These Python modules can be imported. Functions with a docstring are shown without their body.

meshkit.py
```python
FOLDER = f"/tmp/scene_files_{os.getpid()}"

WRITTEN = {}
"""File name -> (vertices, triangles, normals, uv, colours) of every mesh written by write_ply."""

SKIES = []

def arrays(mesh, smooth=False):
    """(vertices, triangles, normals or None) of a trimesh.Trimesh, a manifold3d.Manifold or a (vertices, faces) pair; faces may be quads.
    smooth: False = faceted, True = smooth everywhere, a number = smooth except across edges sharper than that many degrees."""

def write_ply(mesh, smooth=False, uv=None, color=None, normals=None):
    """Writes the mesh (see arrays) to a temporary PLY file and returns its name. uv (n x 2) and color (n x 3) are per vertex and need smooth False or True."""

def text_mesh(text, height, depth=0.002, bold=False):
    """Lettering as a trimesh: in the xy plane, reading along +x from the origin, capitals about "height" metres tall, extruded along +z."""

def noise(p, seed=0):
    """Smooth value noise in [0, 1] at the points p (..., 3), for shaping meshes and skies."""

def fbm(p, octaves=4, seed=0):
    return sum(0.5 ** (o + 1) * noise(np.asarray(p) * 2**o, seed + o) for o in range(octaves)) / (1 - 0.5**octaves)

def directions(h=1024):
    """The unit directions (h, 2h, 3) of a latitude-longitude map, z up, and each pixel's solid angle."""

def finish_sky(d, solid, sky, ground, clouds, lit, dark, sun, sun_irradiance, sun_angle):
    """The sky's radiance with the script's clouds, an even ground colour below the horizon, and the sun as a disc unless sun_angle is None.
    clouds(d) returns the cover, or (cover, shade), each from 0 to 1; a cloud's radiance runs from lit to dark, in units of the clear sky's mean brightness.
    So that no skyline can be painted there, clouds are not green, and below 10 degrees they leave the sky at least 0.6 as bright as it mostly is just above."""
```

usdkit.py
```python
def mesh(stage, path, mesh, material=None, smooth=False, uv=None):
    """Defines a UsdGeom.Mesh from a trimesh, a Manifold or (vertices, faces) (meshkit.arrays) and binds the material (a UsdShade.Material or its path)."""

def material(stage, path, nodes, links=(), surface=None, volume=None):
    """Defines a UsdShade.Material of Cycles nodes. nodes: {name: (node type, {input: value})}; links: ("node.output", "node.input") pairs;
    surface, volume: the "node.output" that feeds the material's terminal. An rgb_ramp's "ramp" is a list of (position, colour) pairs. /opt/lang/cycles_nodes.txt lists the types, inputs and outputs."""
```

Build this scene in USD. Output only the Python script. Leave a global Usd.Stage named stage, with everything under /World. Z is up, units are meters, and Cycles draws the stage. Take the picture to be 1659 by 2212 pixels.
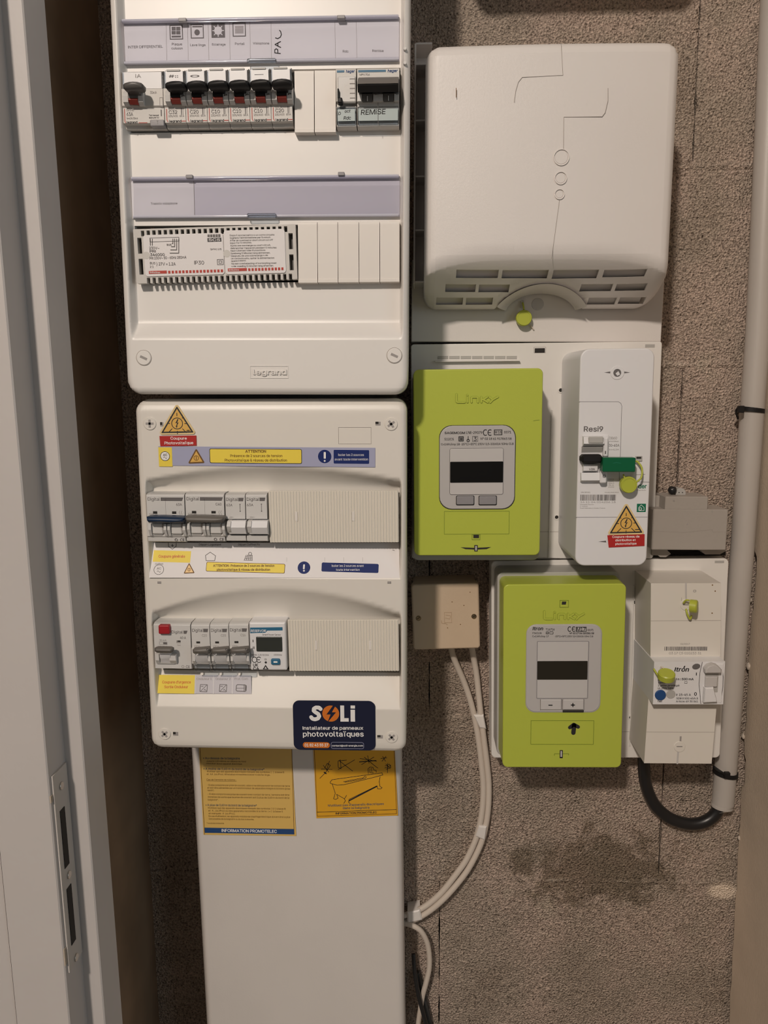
import math, random
import numpy as np, trimesh, usdkit, meshkit
from shapely.geometry import Polygon, LineString, Point, box as sbox
from shapely.ops import unary_union
from scipy.spatial import ConvexHull
from pxr import Usd, UsdGeom, UsdLux, UsdShade, Gf, Sdf

random.seed(7)
rng = np.random.default_rng(7)
stage = Usd.Stage.CreateInMemory()
UsdGeom.SetStageUpAxis(stage, 'Z')
UsdGeom.SetStageMetersPerUnit(stage, 1.0)
UsdGeom.Xform.Define(stage, '/World')
UsdGeom.Scope.Define(stage, '/World/Looks')

# ---------------------------------------------------------------- camera, light, exposure
F, CX, CY = 1700.0, 829.5, 1106.0           # focal length and centre in pixels of the 1659 x 2212 frame
CAM_D, CAM_Z = 0.84, 1.20                    # distance from the block wall, height
PAN, TILT, ROLL = [math.radians(a) for a in (-2.391, -8.487, -0.435)]
EXPOSURE = 1.10
LAMP_POS, LAMP_R, LAMP_COLOR, LAMP_POWER = (-0.70, -2.60, 2.70), 0.085, (1.0, 0.868, 0.75), 346.0
_fw = np.array([math.sin(PAN) * math.cos(TILT), math.cos(PAN) * math.cos(TILT), math.sin(TILT)])
_r0 = np.array([math.cos(PAN), -math.sin(PAN), 0.0])
_u0 = np.cross(_r0, _fw)
_rt = _r0 * math.cos(ROLL) + _u0 * math.sin(ROLL)
_up = -_r0 * math.sin(ROLL) + _u0 * math.cos(ROLL)
FILL_POS, FILL_SIZE, FILL_COLOR, FILL_POWER = (1.78, -1.75, 1.45), (1.3, 1.5), (0.72, 0.90, 1.0), 0.6
cam = UsdGeom.Camera.Define(stage, '/World/camera')
M = Gf.Matrix4d(1)
for i, v in enumerate((_rt, _up, -_fw, np.array([0, -CAM_D, CAM_Z]))):
    M.SetRow(i, Gf.Vec4d(*map(float, v), 1.0 if i == 3 else 0.0))
cam.AddTransformOp().Set(M)
cam.CreateHorizontalApertureAttr(36.0)
cam.CreateFocalLengthAttr(36.0 * F / 1659)
cam.CreateClippingRangeAttr(Gf.Vec2f(0.02, 100))
cam.CreateExposureAttr(EXPOSURE)
dome = UsdLux.DomeLight.Define(stage, '/World/dome_light')
dome.CreateIntensityAttr(0.01)

side_fill = UsdLux.RectLight.Define(stage, '/World/side_fill_light')     # cool fill light added from the right, with an unseen window
Mw = Gf.Matrix4d(1)
for i, v in enumerate(((0, 1, 0), (0, 0, 1), (1, 0, 0), FILL_POS)):
    Mw.SetRow(i, Gf.Vec4d(*map(float, v), 1.0 if i == 3 else 0.0))
side_fill.AddTransformOp().Set(Mw)
side_fill.CreateWidthAttr(FILL_SIZE[0])
side_fill.CreateHeightAttr(FILL_SIZE[1])
side_fill.CreateIntensityAttr(FILL_POWER)
side_fill.CreateColorAttr(Gf.Vec3f(*FILL_COLOR))


def W(u, v, d):
    """the point of the plane d metres in front of the block wall that the photograph shows at (u, v): (x, z)"""
    r = (u - CX) / F * _rt - (v - CY) / F * _up + _fw
    t = (CAM_D - d) / r[1]
    return np.array([r[0] * t, CAM_Z + r[2] * t])


# ---------------------------------------------------------------- materials
MAT = {}


def plastic(name, col, rough=0.4, bump=0.0, bscale=600, spec=0.5, var=0.0, metallic=0.0, mottle=None):
    n = {'p': ('principled_bsdf', {'base_color': col, 'roughness': rough, 'specular_ior_level': spec, 'metallic': metallic})}
    l = []
    if bump or var:
        n['g'] = ('geometry', {})
    if var:
        n['nv'] = ('noise_texture', {'scale': mottle or 14.0, 'detail': 5.0})
        n['rv'] = ('rgb_ramp', {'ramp': [(0.3, tuple(c * (1 - var) for c in col)), (0.7, tuple(min(1, c * (1 + var)) for c in col))]})
        l += [('g.position', 'nv.vector'), ('nv.fac', 'rv.fac'), ('rv.color', 'p.base_color')]
    if bump:
        n['nb'] = ('noise_texture', {'scale': bscale, 'detail': 3.0})
        n['b'] = ('bump', {'strength': bump, 'distance': 0.001})
        l += [('g.position', 'nb.vector'), ('nb.fac', 'b.height'), ('b.normal', 'p.normal')]
    MAT[name] = usdkit.material(stage, '/World/Looks/' + name, n, l, surface='p.BSDF')
    return MAT[name]


plastic('white_cover', (.76, .735, .705), .36, .012, 900)
plastic('cream_cover', (.72, .685, .63), .38, .012, 900)
plastic('hood_white', (.70, .665, .64), .42, .08, 500, var=.02, mottle=9)
plastic('board_white', (.74, .72, .69), .4, .05, 700)
plastic('trunk_white', (.66, .62, .585), .45, .06, 500, var=.02)
plastic('blank_white', (.74, .70, .655), .45)
plastic('ribbed_cream', (.72, .68, .60), .42)
plastic('device_grey', (.56, .54, .51), .45, .04, 900)
plastic('device_pale', (.60, .59, .575), .42, .04, 900)
plastic('device_white', (.72, .715, .725), .4)
plastic('handle_black', (.010, .0095, .010), .5, spec=.3)
plastic('handle_grey', (.10, .095, .09), .4)
plastic('handle_taupe', (.14, .128, .115), .48)
plastic('handle_blue', (.006, .024, .065), .42)
plastic('toggle_red', (.30, .035, .022), .4)
plastic('button_red', (.35, .012, .02), .35)
plastic('lime_green', (.44, .50, .062), .38, .05, 900)
plastic('tray_grey', (.56, .53, .51), .6)
plastic('lip_clear', (.50, .50, .58), .10)  # opaque glossy plastic of the beads added for glints
plastic('seam_green', (.21, .27, .025), .5)  # darker cover green: seams, and shade painted round the raised letters
plastic('hood_cream', (.70, .665, .61), .42)
plastic('seal_lime', (.42, .46, .05), .4)
plastic('lock_green', (.0, .105, .04), .35)
plastic('meter_grey', (.46, .44, .43), .4)
plastic('meter_light', (.52, .50, .49), .38)
plastic('button_grey', (.25, .24, .25), .45)
plastic('base_grey', (.42, .41, .39), .45)
plastic('screen_black', (.006, .006, .006), .12)
plastic('screen_olive', (.018, .016, .011), .2)
plastic('screen_grey', (.03, .035, .032), .2)
plastic('print_black', (.02, .019, .02), .6)
plastic('print_grey', (.13, .12, .12), .6)
plastic('print_light', (.32, .30, .29), .6)
plastic('print_red', (.45, .045, .03), .6)
plastic('print_white', (.8, .79, .78), .5)
plastic('print_blue', (.01, .06, .20), .55)
plastic('print_teal', (.02, .13, .24), .5)
plastic('print_brown', (.16, .075, .012), .6)
plastic('print_orange', (.62, .16, .015), .5)
plastic('print_green', (.0, .14, .07), .5)
plastic('ink_black', (.015, .014, .014), .7)
plastic('groove_dirt', (.33, .30, .27), .7)  # darker tone for the shade in grooves and seams, drawn as strips
plastic('slot_dark', (.02, .017, .015), .8)
plastic('paper_white', (.74, .715, .715), .55)
plastic('paper_lilac', (.36, .37, .52), .5)
plastic('paper_label', (.74, .74, .76), .55)
plastic('paper_violet', (.60, .595, .655), .5)
plastic('paper_teal', (.36, .43, .43), .4)
plastic('paper_grey', (.54, .52, .56), .4)
plastic('sticker_yellow', (.82, .64, .08), .5, spec=.3)
plastic('sticker_amber', (.70, .42, .10), .4)
plastic('sticker_tan', (.72, .55, .27), .5)
plastic('sticker_navy', (.006, .010, .035), .3)
plastic('sticker_blue', (.008, .022, .13), .6, spec=.25)
plastic('sticker_red', (.42, .02, .018), .4)
plastic('notice_cream', (.70, .46, .13), .42)
plastic('notice_yellow', (.70, .36, .02), .42)
plastic('notice_blue', (.015, .06, .19), .45)
plastic('beige_box', (.60, .47, .345), .5, .1, 500)
plastic('junction_grey', (.36, .33, .30), .5, .1, 600)
plastic('pipe_grey', (.45, .42, .39), .4, .04, 400, var=.03)
plastic('cable_white', (.60, .53, .46), .45)
plastic('clip_white', (.72, .69, .66), .4)
plastic('cable_black', (.012, .012, .013), .35)
plastic('metal_screw', (.55, .52, .48), .32, metallic=1.0)
plastic('metal_brass', (.35, .28, .18), .3, metallic=1.0)
plastic('metal_plate', (.45, .43, .41), .45, .3, 300, metallic=.6)
plastic('paint_white', (.52, .49, .475), .5, .15, 120, var=.02)
plastic('paint_side', (.52, .49, .46), .55, .15, 120, var=.03)
plastic('bare_wood', (.42, .36, .29), .7, .2, 200)
plastic('brown_board', (.27, .18, .11), .75, .2, 150, var=.2)
plastic('plaster_brown', (.59, .495, .395), .85, .35, 350, var=.05, mottle=25)
plastic('plaster_edge', (.55, .48, .41), .9, .4, 300)
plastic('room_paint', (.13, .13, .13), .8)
plastic('room_floor', (.22, .19, .16), .6)
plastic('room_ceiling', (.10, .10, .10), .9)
plastic('mortar', (.27, .24, .205), .95, .6, 500, var=.15, mottle=60)
plastic('lamp_white', (.7, .7, .7), .5)
plastic('led_dark', (.05, .05, .05), .5)


def clear(name, tint, rough=.08):
    MAT[name] = usdkit.material(stage, '/World/Looks/' + name, {
        't': ('transparent_bsdf', {'color': tint}), 'g': ('glossy_bsdf', {'color': (1, 1, 1), 'roughness': rough}),
        'f': ('fresnel', {'IOR': 1.5}), 'm': ('mix_closure', {})},
        [('f.fac', 'm.fac'), ('t.BSDF', 'm.closure1'), ('g.BSDF', 'm.closure2')], surface='m.closure')


clear('clear_violet', (.92, .92, .965))
clear('clear_edge', (.86, .86, .90), .11)
clear('clear_tab', (.80, .84, .88))


def concrete():
    """rough grey-brown concrete block; a damp stain and a pale mortar smear low on the wall have places of their own"""
    sx, sz = W(1290, 1880, 0)
    mx, mz = W(1560, 1925, 0)
    JZ = W(1450, 360, 0)[1]
    JP = (JZ - W(1450, 1905, 0)[1]) / 4
    n = {'g': ('geometry', {}),
         'n1': ('noise_texture', {'scale': 9.0, 'detail': 6.0, 'roughness': .6}),
         'n2': ('noise_texture', {'scale': 430.0, 'detail': 4.0, 'roughness': .62}),
         'n3': ('noise_texture', {'scale': 900.0, 'detail': 2.0}),
         'v': ('voronoi_texture', {'scale': 520.0}),
         'r1': ('rgb_ramp', {'ramp': [(.28, (.35, .285, .235)), (.45, (.45, .38, .32)), (.58, (.54, .435, .375)), (.72, (.54, .485, .395))]}),
         'r2': ('rgb_ramp', {'ramp': [(.31, (.14, .12, .105)), (.41, (.66, .64, .62)), (.52, (.94, .93, .91)), (.66, (1.30, 1.25, 1.20))]}),
         'mu': ('mix_color', {'blend_type': 'multiply', 'fac': 1.0, 'use_clamp': False}),
         'ms': ('mapping', {'location': (-sx / .15, 0, -sz / .075), 'scale': (1 / .15, 1, 1 / .075)}),
         'ls': ('vector_math', {'math_type': 'length'}),
         'n4': ('noise_texture', {'scale': 38.0, 'detail': 6.0, 'roughness': .7}),
         'as': ('math', {'math_type': 'multiply_add', 'value2': -2.2, 'value3': 1.25}),
         'ss': ('math', {'math_type': 'add'}),
         'rs': ('rgb_ramp', {'ramp': [(.55, (.55, .535, .49)), (.85, (1, 1, 1))]}),
         'm2': ('mix_color', {'blend_type': 'multiply', 'fac': 1.0, 'use_clamp': False}),
         'mm': ('mapping', {'location': (-mx / .042, 0, -mz / .022), 'scale': (1 / .042, 1, 1 / .022)}),
         'lm': ('vector_math', {'math_type': 'length'}),
         'sm': ('math', {'math_type': 'add'}),
         'rm': ('rgb_ramp', {'ramp': [(.75, (1, 1, 1)), (1.0, (0, 0, 0))]}),
         'm3': ('mix_color', {'blend_type': 'mix', 'b': (.86, .72, .58)}),
         'sp': ('separate_xyz', {}), 'fz': ('math', {'math_type': 'multiply_add', 'value2': 1 / JP, 'value3': 100.5 - JZ / JP}), 'fr': ('math', {'math_type': 'fraction'}),
         'fc': ('math', {'math_type': 'subtract', 'value2': .5}), 'fa': ('math', {'math_type': 'absolute'}),
         'fm': ('math', {'math_type': 'multiply_add', 'value2': -9.0}), 
         'rj': ('rgb_ramp', {'ramp': [(.46, (0, 0, 0)), (.62, (.5, .5, .5))]}),
         'm4': ('mix_color', {'blend_type': 'mix', 'b': (.74, .64, .54)}),
         'h': ('math', {'math_type': 'add'}),
         'b': ('bump', {'strength': .85, 'distance': .0030}),
         'p': ('principled_bsdf', {'roughness': .95, 'specular_ior_level': .2})}
    l = [('g.position', f'{k}.vector') for k in ('n1', 'n2', 'n3', 'n4', 'v')]
    l += [('n1.fac', 'r1.fac'), ('n2.fac', 'r2.fac'), ('r1.color', 'mu.a'), ('r2.color', 'mu.b'),
          ('g.position', 'ms.vector'), ('ms.vector', 'ls.vector1'), ('n4.fac', 'as.value1'), ('ls.value', 'ss.value1'), ('as.value', 'ss.value2'),
          ('ss.value', 'rs.fac'), ('mu.result', 'm2.a'), ('rs.color', 'm2.b'),
          ('g.position', 'mm.vector'), ('mm.vector', 'lm.vector1'), ('lm.value', 'sm.value1'), ('n1.fac', 'sm.value2'), ('sm.value', 'rm.fac'),
          ('m2.result', 'm3.a'), ('rm.color', 'm3.fac'), ('g.position', 'sp.vector'), ('sp.z', 'fz.value1'), ('fz.value', 'fr.value1'), ('fr.value', 'fc.value1'), ('fc.value', 'fa.value1'),
          ('fa.value', 'fm.value1'), ('n4.fac', 'fm.value3'), ('fm.value', 'rj.fac'), ('m3.result', 'm4.a'), ('rj.color', 'm4.fac'), ('m4.result', 'p.base_color'),
          ('n2.fac', 'h.value1'), ('v.distance', 'h.value2'), ('h.value', 'b.height'), ('b.normal', 'p.normal')]
    MAT['concrete'] = usdkit.material(stage, '/World/Looks/concrete', n, l, surface='p.BSDF')


concrete()

# ---------------------------------------------------------------- naming and meshes
NAMES = {}


def path_of(parent, name):
    k = NAMES.get((parent, name), 0)
    NAMES[(parent, name)] = k + 1
    return f'{parent}/{name}' + (f'_{k:03d}' if k else '')


def tag(prim, **kw):
    for k, v in kw.items():
        if v:
            prim.SetCustomDataByKey(k, v)


def put(parent, name, mesh, mat, smooth=35, **kw):
    p = path_of(parent, name)
    if not hasattr(mesh, 'vertices'):
        mesh = trimesh.Trimesh(*mesh, process=False)
    mesh.remove_unreferenced_vertices()
    m = usdkit.mesh(stage, p, mesh, MAT[mat], smooth=smooth)
    tag(m.GetPrim(), **kw)
    return p


def cat(ms):
    return trimesh.util.concatenate([m if isinstance(m, trimesh.Trimesh) else trimesh.Trimesh(*m, process=False) for m in ms])


def hull(pts):
    pts = np.asarray(pts, float)
    h = ConvexHull(pts)
    f = h.simplices.copy()
    c = pts[h.vertices].mean(0)
    n = np.cross(pts[f[:, 1]] - pts[f[:, 0]], pts[f[:, 2]] - pts[f[:, 0]])
    flip = (n * (pts[f[:, 0]] - c)).sum(1) < 0
    f[flip] = f[flip][:, ::-1]
    m = trimesh.Trimesh(pts, f, process=False)
    m.remove_unreferenced_vertices()
    return m


def bx(x0, y0, x1, y1, z0, z1, b=.0004):
    b = min(b, (x1 - x0) * .3, (y1 - y0) * .3, (z1 - z0) * .45)
    pts = []
    for X, sx in ((x0, 1), (x1, -1)):
        for Y, sy in ((y0, 1), (y1, -1)):
            for Z, sz in ((z0, 1), (z1, -1)):
                pts += [(X + sx * b, Y + sy * b, Z), (X + sx * b, Y, Z + sz * b), (X, Y + sy * b, Z + sz * b)]
    return hull(pts)


def rr_ring(x0, y0, x1, y1, r, n=6):
    r = max(1e-5, min(r, (x1 - x0) / 2 - 1e-6, (y1 - y0) / 2 - 1e-6))
    out = []
    for cx, cy, a0 in ((x1 - r, y1 - r, 0), (x0 + r, y1 - r, 90), (x0 + r, y0 + r, 180), (x1 - r, y0 + r, 270)):
        for k in range(n + 1):
            a = math.radians(a0 + 90 * k / n)
            out.append((cx + r * math.cos(a), cy + r * math.sin(a)))
    return np.array(out)


def loft(rings, cap0=True, cap1=True):
    """rings: list of (n x 3) loops of equal length"""
    n = len(rings[0])
    v = np.vstack(rings)
    f = []
    for k in range(len(rings) - 1):
        a = k * n + np.arange(n)
        b = k * n + (np.arange(n) + 1) % n
        f += [np.stack([a, b, b + n], 1), np.stack([a, b + n, a + n], 1)]
    for on, k, s in ((cap0, 0, -1), (cap1, len(rings) - 1, 1)):
        if on:
            v = np.vstack([v, rings[k].mean(0)])
            a = k * n + np.arange(n)
            b = k * n + (np.arange(n) + 1) % n
            t = np.stack([a, b, np.full(n, len(v) - 1)], 1)
            f.append(t if s > 0 else t[:, ::-1])
    return trimesh.Trimesh(v, np.vstack(f), process=False)


def rbox(x0, y0, x1, y1, r, z0, z1, b=.001, taper=0.0, n=6):
    rings = []
    for z, i in [(z0, -taper)] + [(z1 - b + b * math.sin(a), b * (1 - math.cos(a))) for a in np.linspace(0, math.pi / 2, 5)]:
        ring = rr_ring(x0 + i, y0 + i, x1 - i, y1 - i, max(r - i, 2e-5), n)
        rings.append(np.c_[ring, np.full(len(ring), z)])
    return loft(rings)


def prism(poly, z0, z1):
    gs = [g for g in getattr(poly, 'geoms', [poly]) if g.geom_type == 'Polygon' and g.area > 1e-12]
    ms = []
    for g in gs:
        m = trimesh.creation.extrude_polygon(g, z1 - z0, engine='earcut')
        m.apply_translation((0, 0, z0))
        ms.append(m)
    return cat(ms)


def hullpr(pts, z0, z1, b=.0006):
    pts = np.asarray(pts, float)
    c = pts.mean(0)
    s = 1 - b / np.abs(pts - c).max(0)
    q = c + (pts - c) * s
    return hull(np.vstack([np.c_[pts, np.full(len(pts), z0)], np.c_[pts, np.full(len(pts), z1 - b)], np.c_[q, np.full(len(q), z1)]]))


def cyl(x, y, r, z0, z1, n=24, b=.0003):
    a = np.arange(n) * 2 * math.pi / n
    c = np.c_[np.cos(a), np.sin(a)]
    rings = [np.c_[c * rr + (x, y), np.full(n, z)] for rr, z in ((r, z0), (r, z1 - b), (max(r - b, 1e-5), z1))]
    return loft(rings)


def ring_mesh(x, y, r0, r1, z0, z1, n=28):
    return prism(Point(x, y).buffer(r1, n // 4).difference(Point(x, y).buffer(r0, n // 4)), z0, z1)


def tube(pts, r, n=14, sub=10, ripple=0):
    p = np.asarray(pts, float)
    q = np.vstack([2 * p[0] - p[1], p, 2 * p[-1] - p[-2]])
    out = []
    for i in range(1, len(q) - 2):
        for t in np.linspace(0, 1, sub, endpoint=False):
            a, b, c, d = q[i - 1], q[i], q[i + 1], q[i + 2]
            out.append(.5 * (2 * b + (c - a) * t + (2 * a - 5 * b + 4 * c - d) * t * t + (3 * b - a - 3 * c + d) * t ** 3))
    out.append(p[-1])
    P = np.array(out)
    T = np.gradient(P, axis=0)
    T /= np.linalg.norm(T, axis=1, keepdims=True)
    ref = np.array([0, 1.0, 0])
    A = np.cross(T, ref)
    A /= np.linalg.norm(A, axis=1, keepdims=True) + 1e-9
    B = np.cross(T, A)
    ang = np.arange(n) * 2 * math.pi / n
    rings = []
    for k in range(len(P)):
        rk = r * (1 + (ripple * (1 if k % 2 else -1) if ripple else 0))
        rings.append(P[k] + rk * (np.cos(ang)[:, None] * A[k] + np.sin(ang)[:, None] * B[k]))
    m = loft(rings)
    if m.volume < 0:
        m.invert()
    return m


CROPS = dict(A=(230, 0, 2.5136), B=(250, 130, 4.1475), C=(600, 130, 5.53), D=(250, 360, 2.592), E=(250, 620, 2.592), F=(280, 850, 2.7197),
             G=(300, 1040, 2.8119), H=(300, 1240, 2.8119), I=(310, 1440, 2.8603), J=(400, 1600, 3.3857), K=(870, 60, 2.6758), L=(870, 540, 2.6758),
             M=(870, 740, 4.424), N=(1190, 720, 4.0463), O=(1040, 1200, 4.608), P=(1340, 1190, 4.514), V=(1340, 1550, 3.3417), W=(860, 1220, 4.608),
             X=(840, 1650, 3.936), R=(0, 700, 2.7645), S=(0, 1450, 2.902), U=(0, 0, 1.0))
_TX = {}


class Thing:
    """One thing: an Xform on its back plane (x right, y up, z out of the wall); parts are measured on the photograph's crops (c) or in fractions of its face (c=None)."""

    def __init__(s, name, label, category, corners, d0, d1, c='U', group=None, kind=None):
        s.d0, s.d1, s.c = d0, d1, c
        pts = []
        for x, y in corners:
            x0, y0, k = CROPS[c or 'U']
            pts.append(W(x0 + x / k, y0 + y / k, d1))
        tl, tr, br, bl = pts
        s.w = (np.linalg.norm(tr - tl) + np.linalg.norm(br - bl)) / 2
        s.h = (np.linalg.norm(bl - tl) + np.linalg.norm(br - tr)) / 2
        e = (tr - tl) / s.w + (br - bl) / s.w + np.array([(tl - bl)[1], -(tl - bl)[0]]) / s.h + np.array([(tr - br)[1], -(tr - br)[0]]) / s.h
        e /= np.linalg.norm(e)
        s.ex, s.ey, s.o = e, np.array([-e[1], e[0]]), (tl + tr + br + bl) / 4
        s.path = path_of('/World', name)
        x = UsdGeom.Xform.Define(stage, s.path)
        m = Gf.Matrix4d(1)
        m.SetRow(0, Gf.Vec4d(e[0], 0, e[1], 0))
        m.SetRow(1, Gf.Vec4d(-e[1], 0, e[0], 0))
        m.SetRow(2, Gf.Vec4d(0, -1, 0, 0))
        m.SetRow(3, Gf.Vec4d(s.o[0], -d0, s.o[1], 1))
        x.AddTransformOp().Set(m)
        tag(x.GetPrim(), label=label, category=category, group=group, kind=kind)
        s.prints = {}
        s.lean = None
        s.z = d1 - d0

    def q(s, X, Y, z=None):
        if s.c is None:
            p = np.array([(X - .5) * s.w, (.5 - Y) * s.h])
            if z is not None and z > s.z + .003:       # fractions are read off the face: what stands proud of it is seen along the same line of sight
                w = s.o + p[0] * s.ex + p[1] * s.ey - (0, CAM_Z)
                w = w * (CAM_D - s.d0 - z) / (CAM_D - s.d0 - s.z) + (0, CAM_Z) - s.o
                p = np.array([w @ s.ex, w @ s.ey])
            return p
        x0, y0, k = CROPS[s.c]
        if s.lean:
            p = W(x0 + X / k, y0 + Y / k, sum(s.lean) / 2) - s.o
            for _ in range(3):
                t = .5 - (p @ s.ey) / s.h
                p = W(x0 + X / k, y0 + Y / k, s.lean[0] + (s.lean[1] - s.lean[0]) * t) - s.o
            return np.array([p @ s.ex, (p @ s.ey) / math.cos(math.atan2(s.lean[1] - s.lean[0], s.h))])
        p = W(x0 + X / k, y0 + Y / k, s.d0 + (s.z if z is None else z)) - s.o
        return np.array([p @ s.ex, p @ s.ey])

    def r(s, X0, Y0, X1, Y1, z=None):
        a, b, c, d = s.q(X0, Y0, z), s.q(X1, Y0, z), s.q(X1, Y1, z), s.q(X0, Y1, z)
        return ((a[0] + d[0]) / 2, (c[1] + d[1]) / 2, (b[0] + c[0]) / 2, (a[1] + b[1]) / 2)

    def part(s, name, mesh, mat, smooth=35, under=None, **kw):
        return put(under or s.path, name, mesh, mat, smooth, **kw)

    def box(s, name, R, z0, z1, mat, b=.0004, under=None, **kw):
        return s.part(name, bx(*s.r(*R, z1), z0, z1, b), mat, under=under, **kw)

    def rbox(s, name, R, rad, z0, z1, mat, b=.001, taper=0, under=None, **kw):
        return s.part(name, rbox(*s.r(*R, z1), rad, z0, z1, b, taper), mat, under=under, **kw)

    def prof(s, name, X0, X1, pts, mat, under=None, inset=.0001, **kw):
        """a side profile [(Y, z), ...] from top to bottom, swept across from X0 to X1"""
        za = max(p[1] for p in pts)
        ym = [(s.q((X0 + X1) / 2, Y, z)[1], z) for Y, z in pts]
        x0, x1 = s.q(X0, pts[0][0], za)[0] + inset, s.q(X1, pts[0][0], za)[0] - inset
        poly = Polygon(ym + [(ym[-1][0], 0), (ym[0][0], 0)])
        m = trimesh.creation.extrude_polygon(poly if poly.is_valid else poly.buffer(0), x1 - x0, engine='earcut')
        v = np.array(m.vertices)
        m = trimesh.Trimesh(np.c_[v[:, 2] + x0, v[:, 0], v[:, 1]], m.faces, process=False)
        return s.part(name, m, mat, under=under, **kw)

    # flat print
    def ink(s, mat, mesh, under=None):
        s.prints.setdefault((mat, under), []).append(mesh)

    def poly(s, mat, pts, z, th=.00012, under=None):
        s.ink(mat, prism(Polygon([tuple(s.q(*p, z)) for p in pts]).buffer(0), z, z + th), under)

    def rect(s, mat, X0, Y0, X1, Y1, z, rad=0, th=.00012, under=None):
        x0, y0, x1, y1 = s.r(X0, Y0, X1, Y1, z)
        g = Polygon(rr_ring(x0, y0, x1, y1, rad)) if rad else sbox(x0, y0, x1, y1)
        s.ink(mat, prism(g, z, z + th), under)

    def frame(s, mat, X0, Y0, X1, Y1, lw, z, rad=0, th=.00012, under=None):
        x0, y0, x1, y1 = s.r(X0, Y0, X1, Y1, z)
        g = Polygon(rr_ring(x0, y0, x1, y1, rad)) if rad else sbox(x0, y0, x1, y1)
        s.ink(mat, prism(g.difference(g.buffer(-lw)), z, z + th), under)

    def line(s, mat, pts, lw, z, th=.00012, under=None):
        """strokes; lw in metres"""
        p = [tuple(s.q(*a, z)) for a in pts]
        s.ink(mat, prism(LineString(p).buffer(lw / 2, 3), z, z + th), under)

    def disc(s, mat, X, Y, rad, z, inner=0, th=.00012, under=None):
        x, y = s.q(X, Y, z)
        g = Point(x, y).buffer(rad, 10)
        if inner:
            g = g.difference(Point(x, y).buffer(inner, 10))
        s.ink(mat, prism(g, z, z + th), under)

    def text(s, mat, t, X0, Yb, X1, H, z, bold=False, Y1=None, slant=0, th=.00012, under=None, mesh=False):
        """letters from X0 to X1 on the baseline Yb, capitals H tall (in the units of c)"""
        vs, fs, wd, n0 = [], [], 0.0, 0
        for ch in t:
            if ch == ' ':
                wd += .32
                continue
            if ch == 'I' and (ch, bold) not in _TX:
                w_ = .21 if bold else .15
                m = trimesh.creation.box((w_, 1, 1))
                m.apply_translation((w_ / 2, .5, .5))
                _TX[(ch, bold)] = (np.array(m.vertices), np.array(m.faces), w_)
            if (ch, bold) not in _TX:
                m = meshkit.text_mesh(ch, 1.0, 1.0, bold)
                v = np.array(m.vertices)
                v[:, 0] -= v[:, 0].min()
                _TX[(ch, bold)] = (v, np.array(m.faces), v[:, 0].max())
            v, f, w_ = _TX[(ch, bold)]
            vs.append(v + (wd, 0, 0))
            fs.append(f + n0)
            n0 += len(v)
            wd += w_ + (.13 if not bold else .09)
        wd -= .11
        v, f = np.vstack(vs), np.vstack(fs)
        a, b = s.q(X0, Yb, z), s.q(X1, Yb if Y1 is None else Y1, z)
        h = np.linalg.norm(s.q(X0, Yb - H, z) - a)
        e = b - a
        n = np.array([-e[1], e[0]]) / np.linalg.norm(e)
        vv = np.c_[a + (v[:, :1] / wd + v[:, 1:2] * slant * h / np.linalg.norm(e)) * e + v[:, 1:2] * h * n, z + v[:, 2] * th]
        m = trimesh.Trimesh(vv, f, process=False)
        if mesh:
            return m
        s.ink(mat, m, under)

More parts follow.
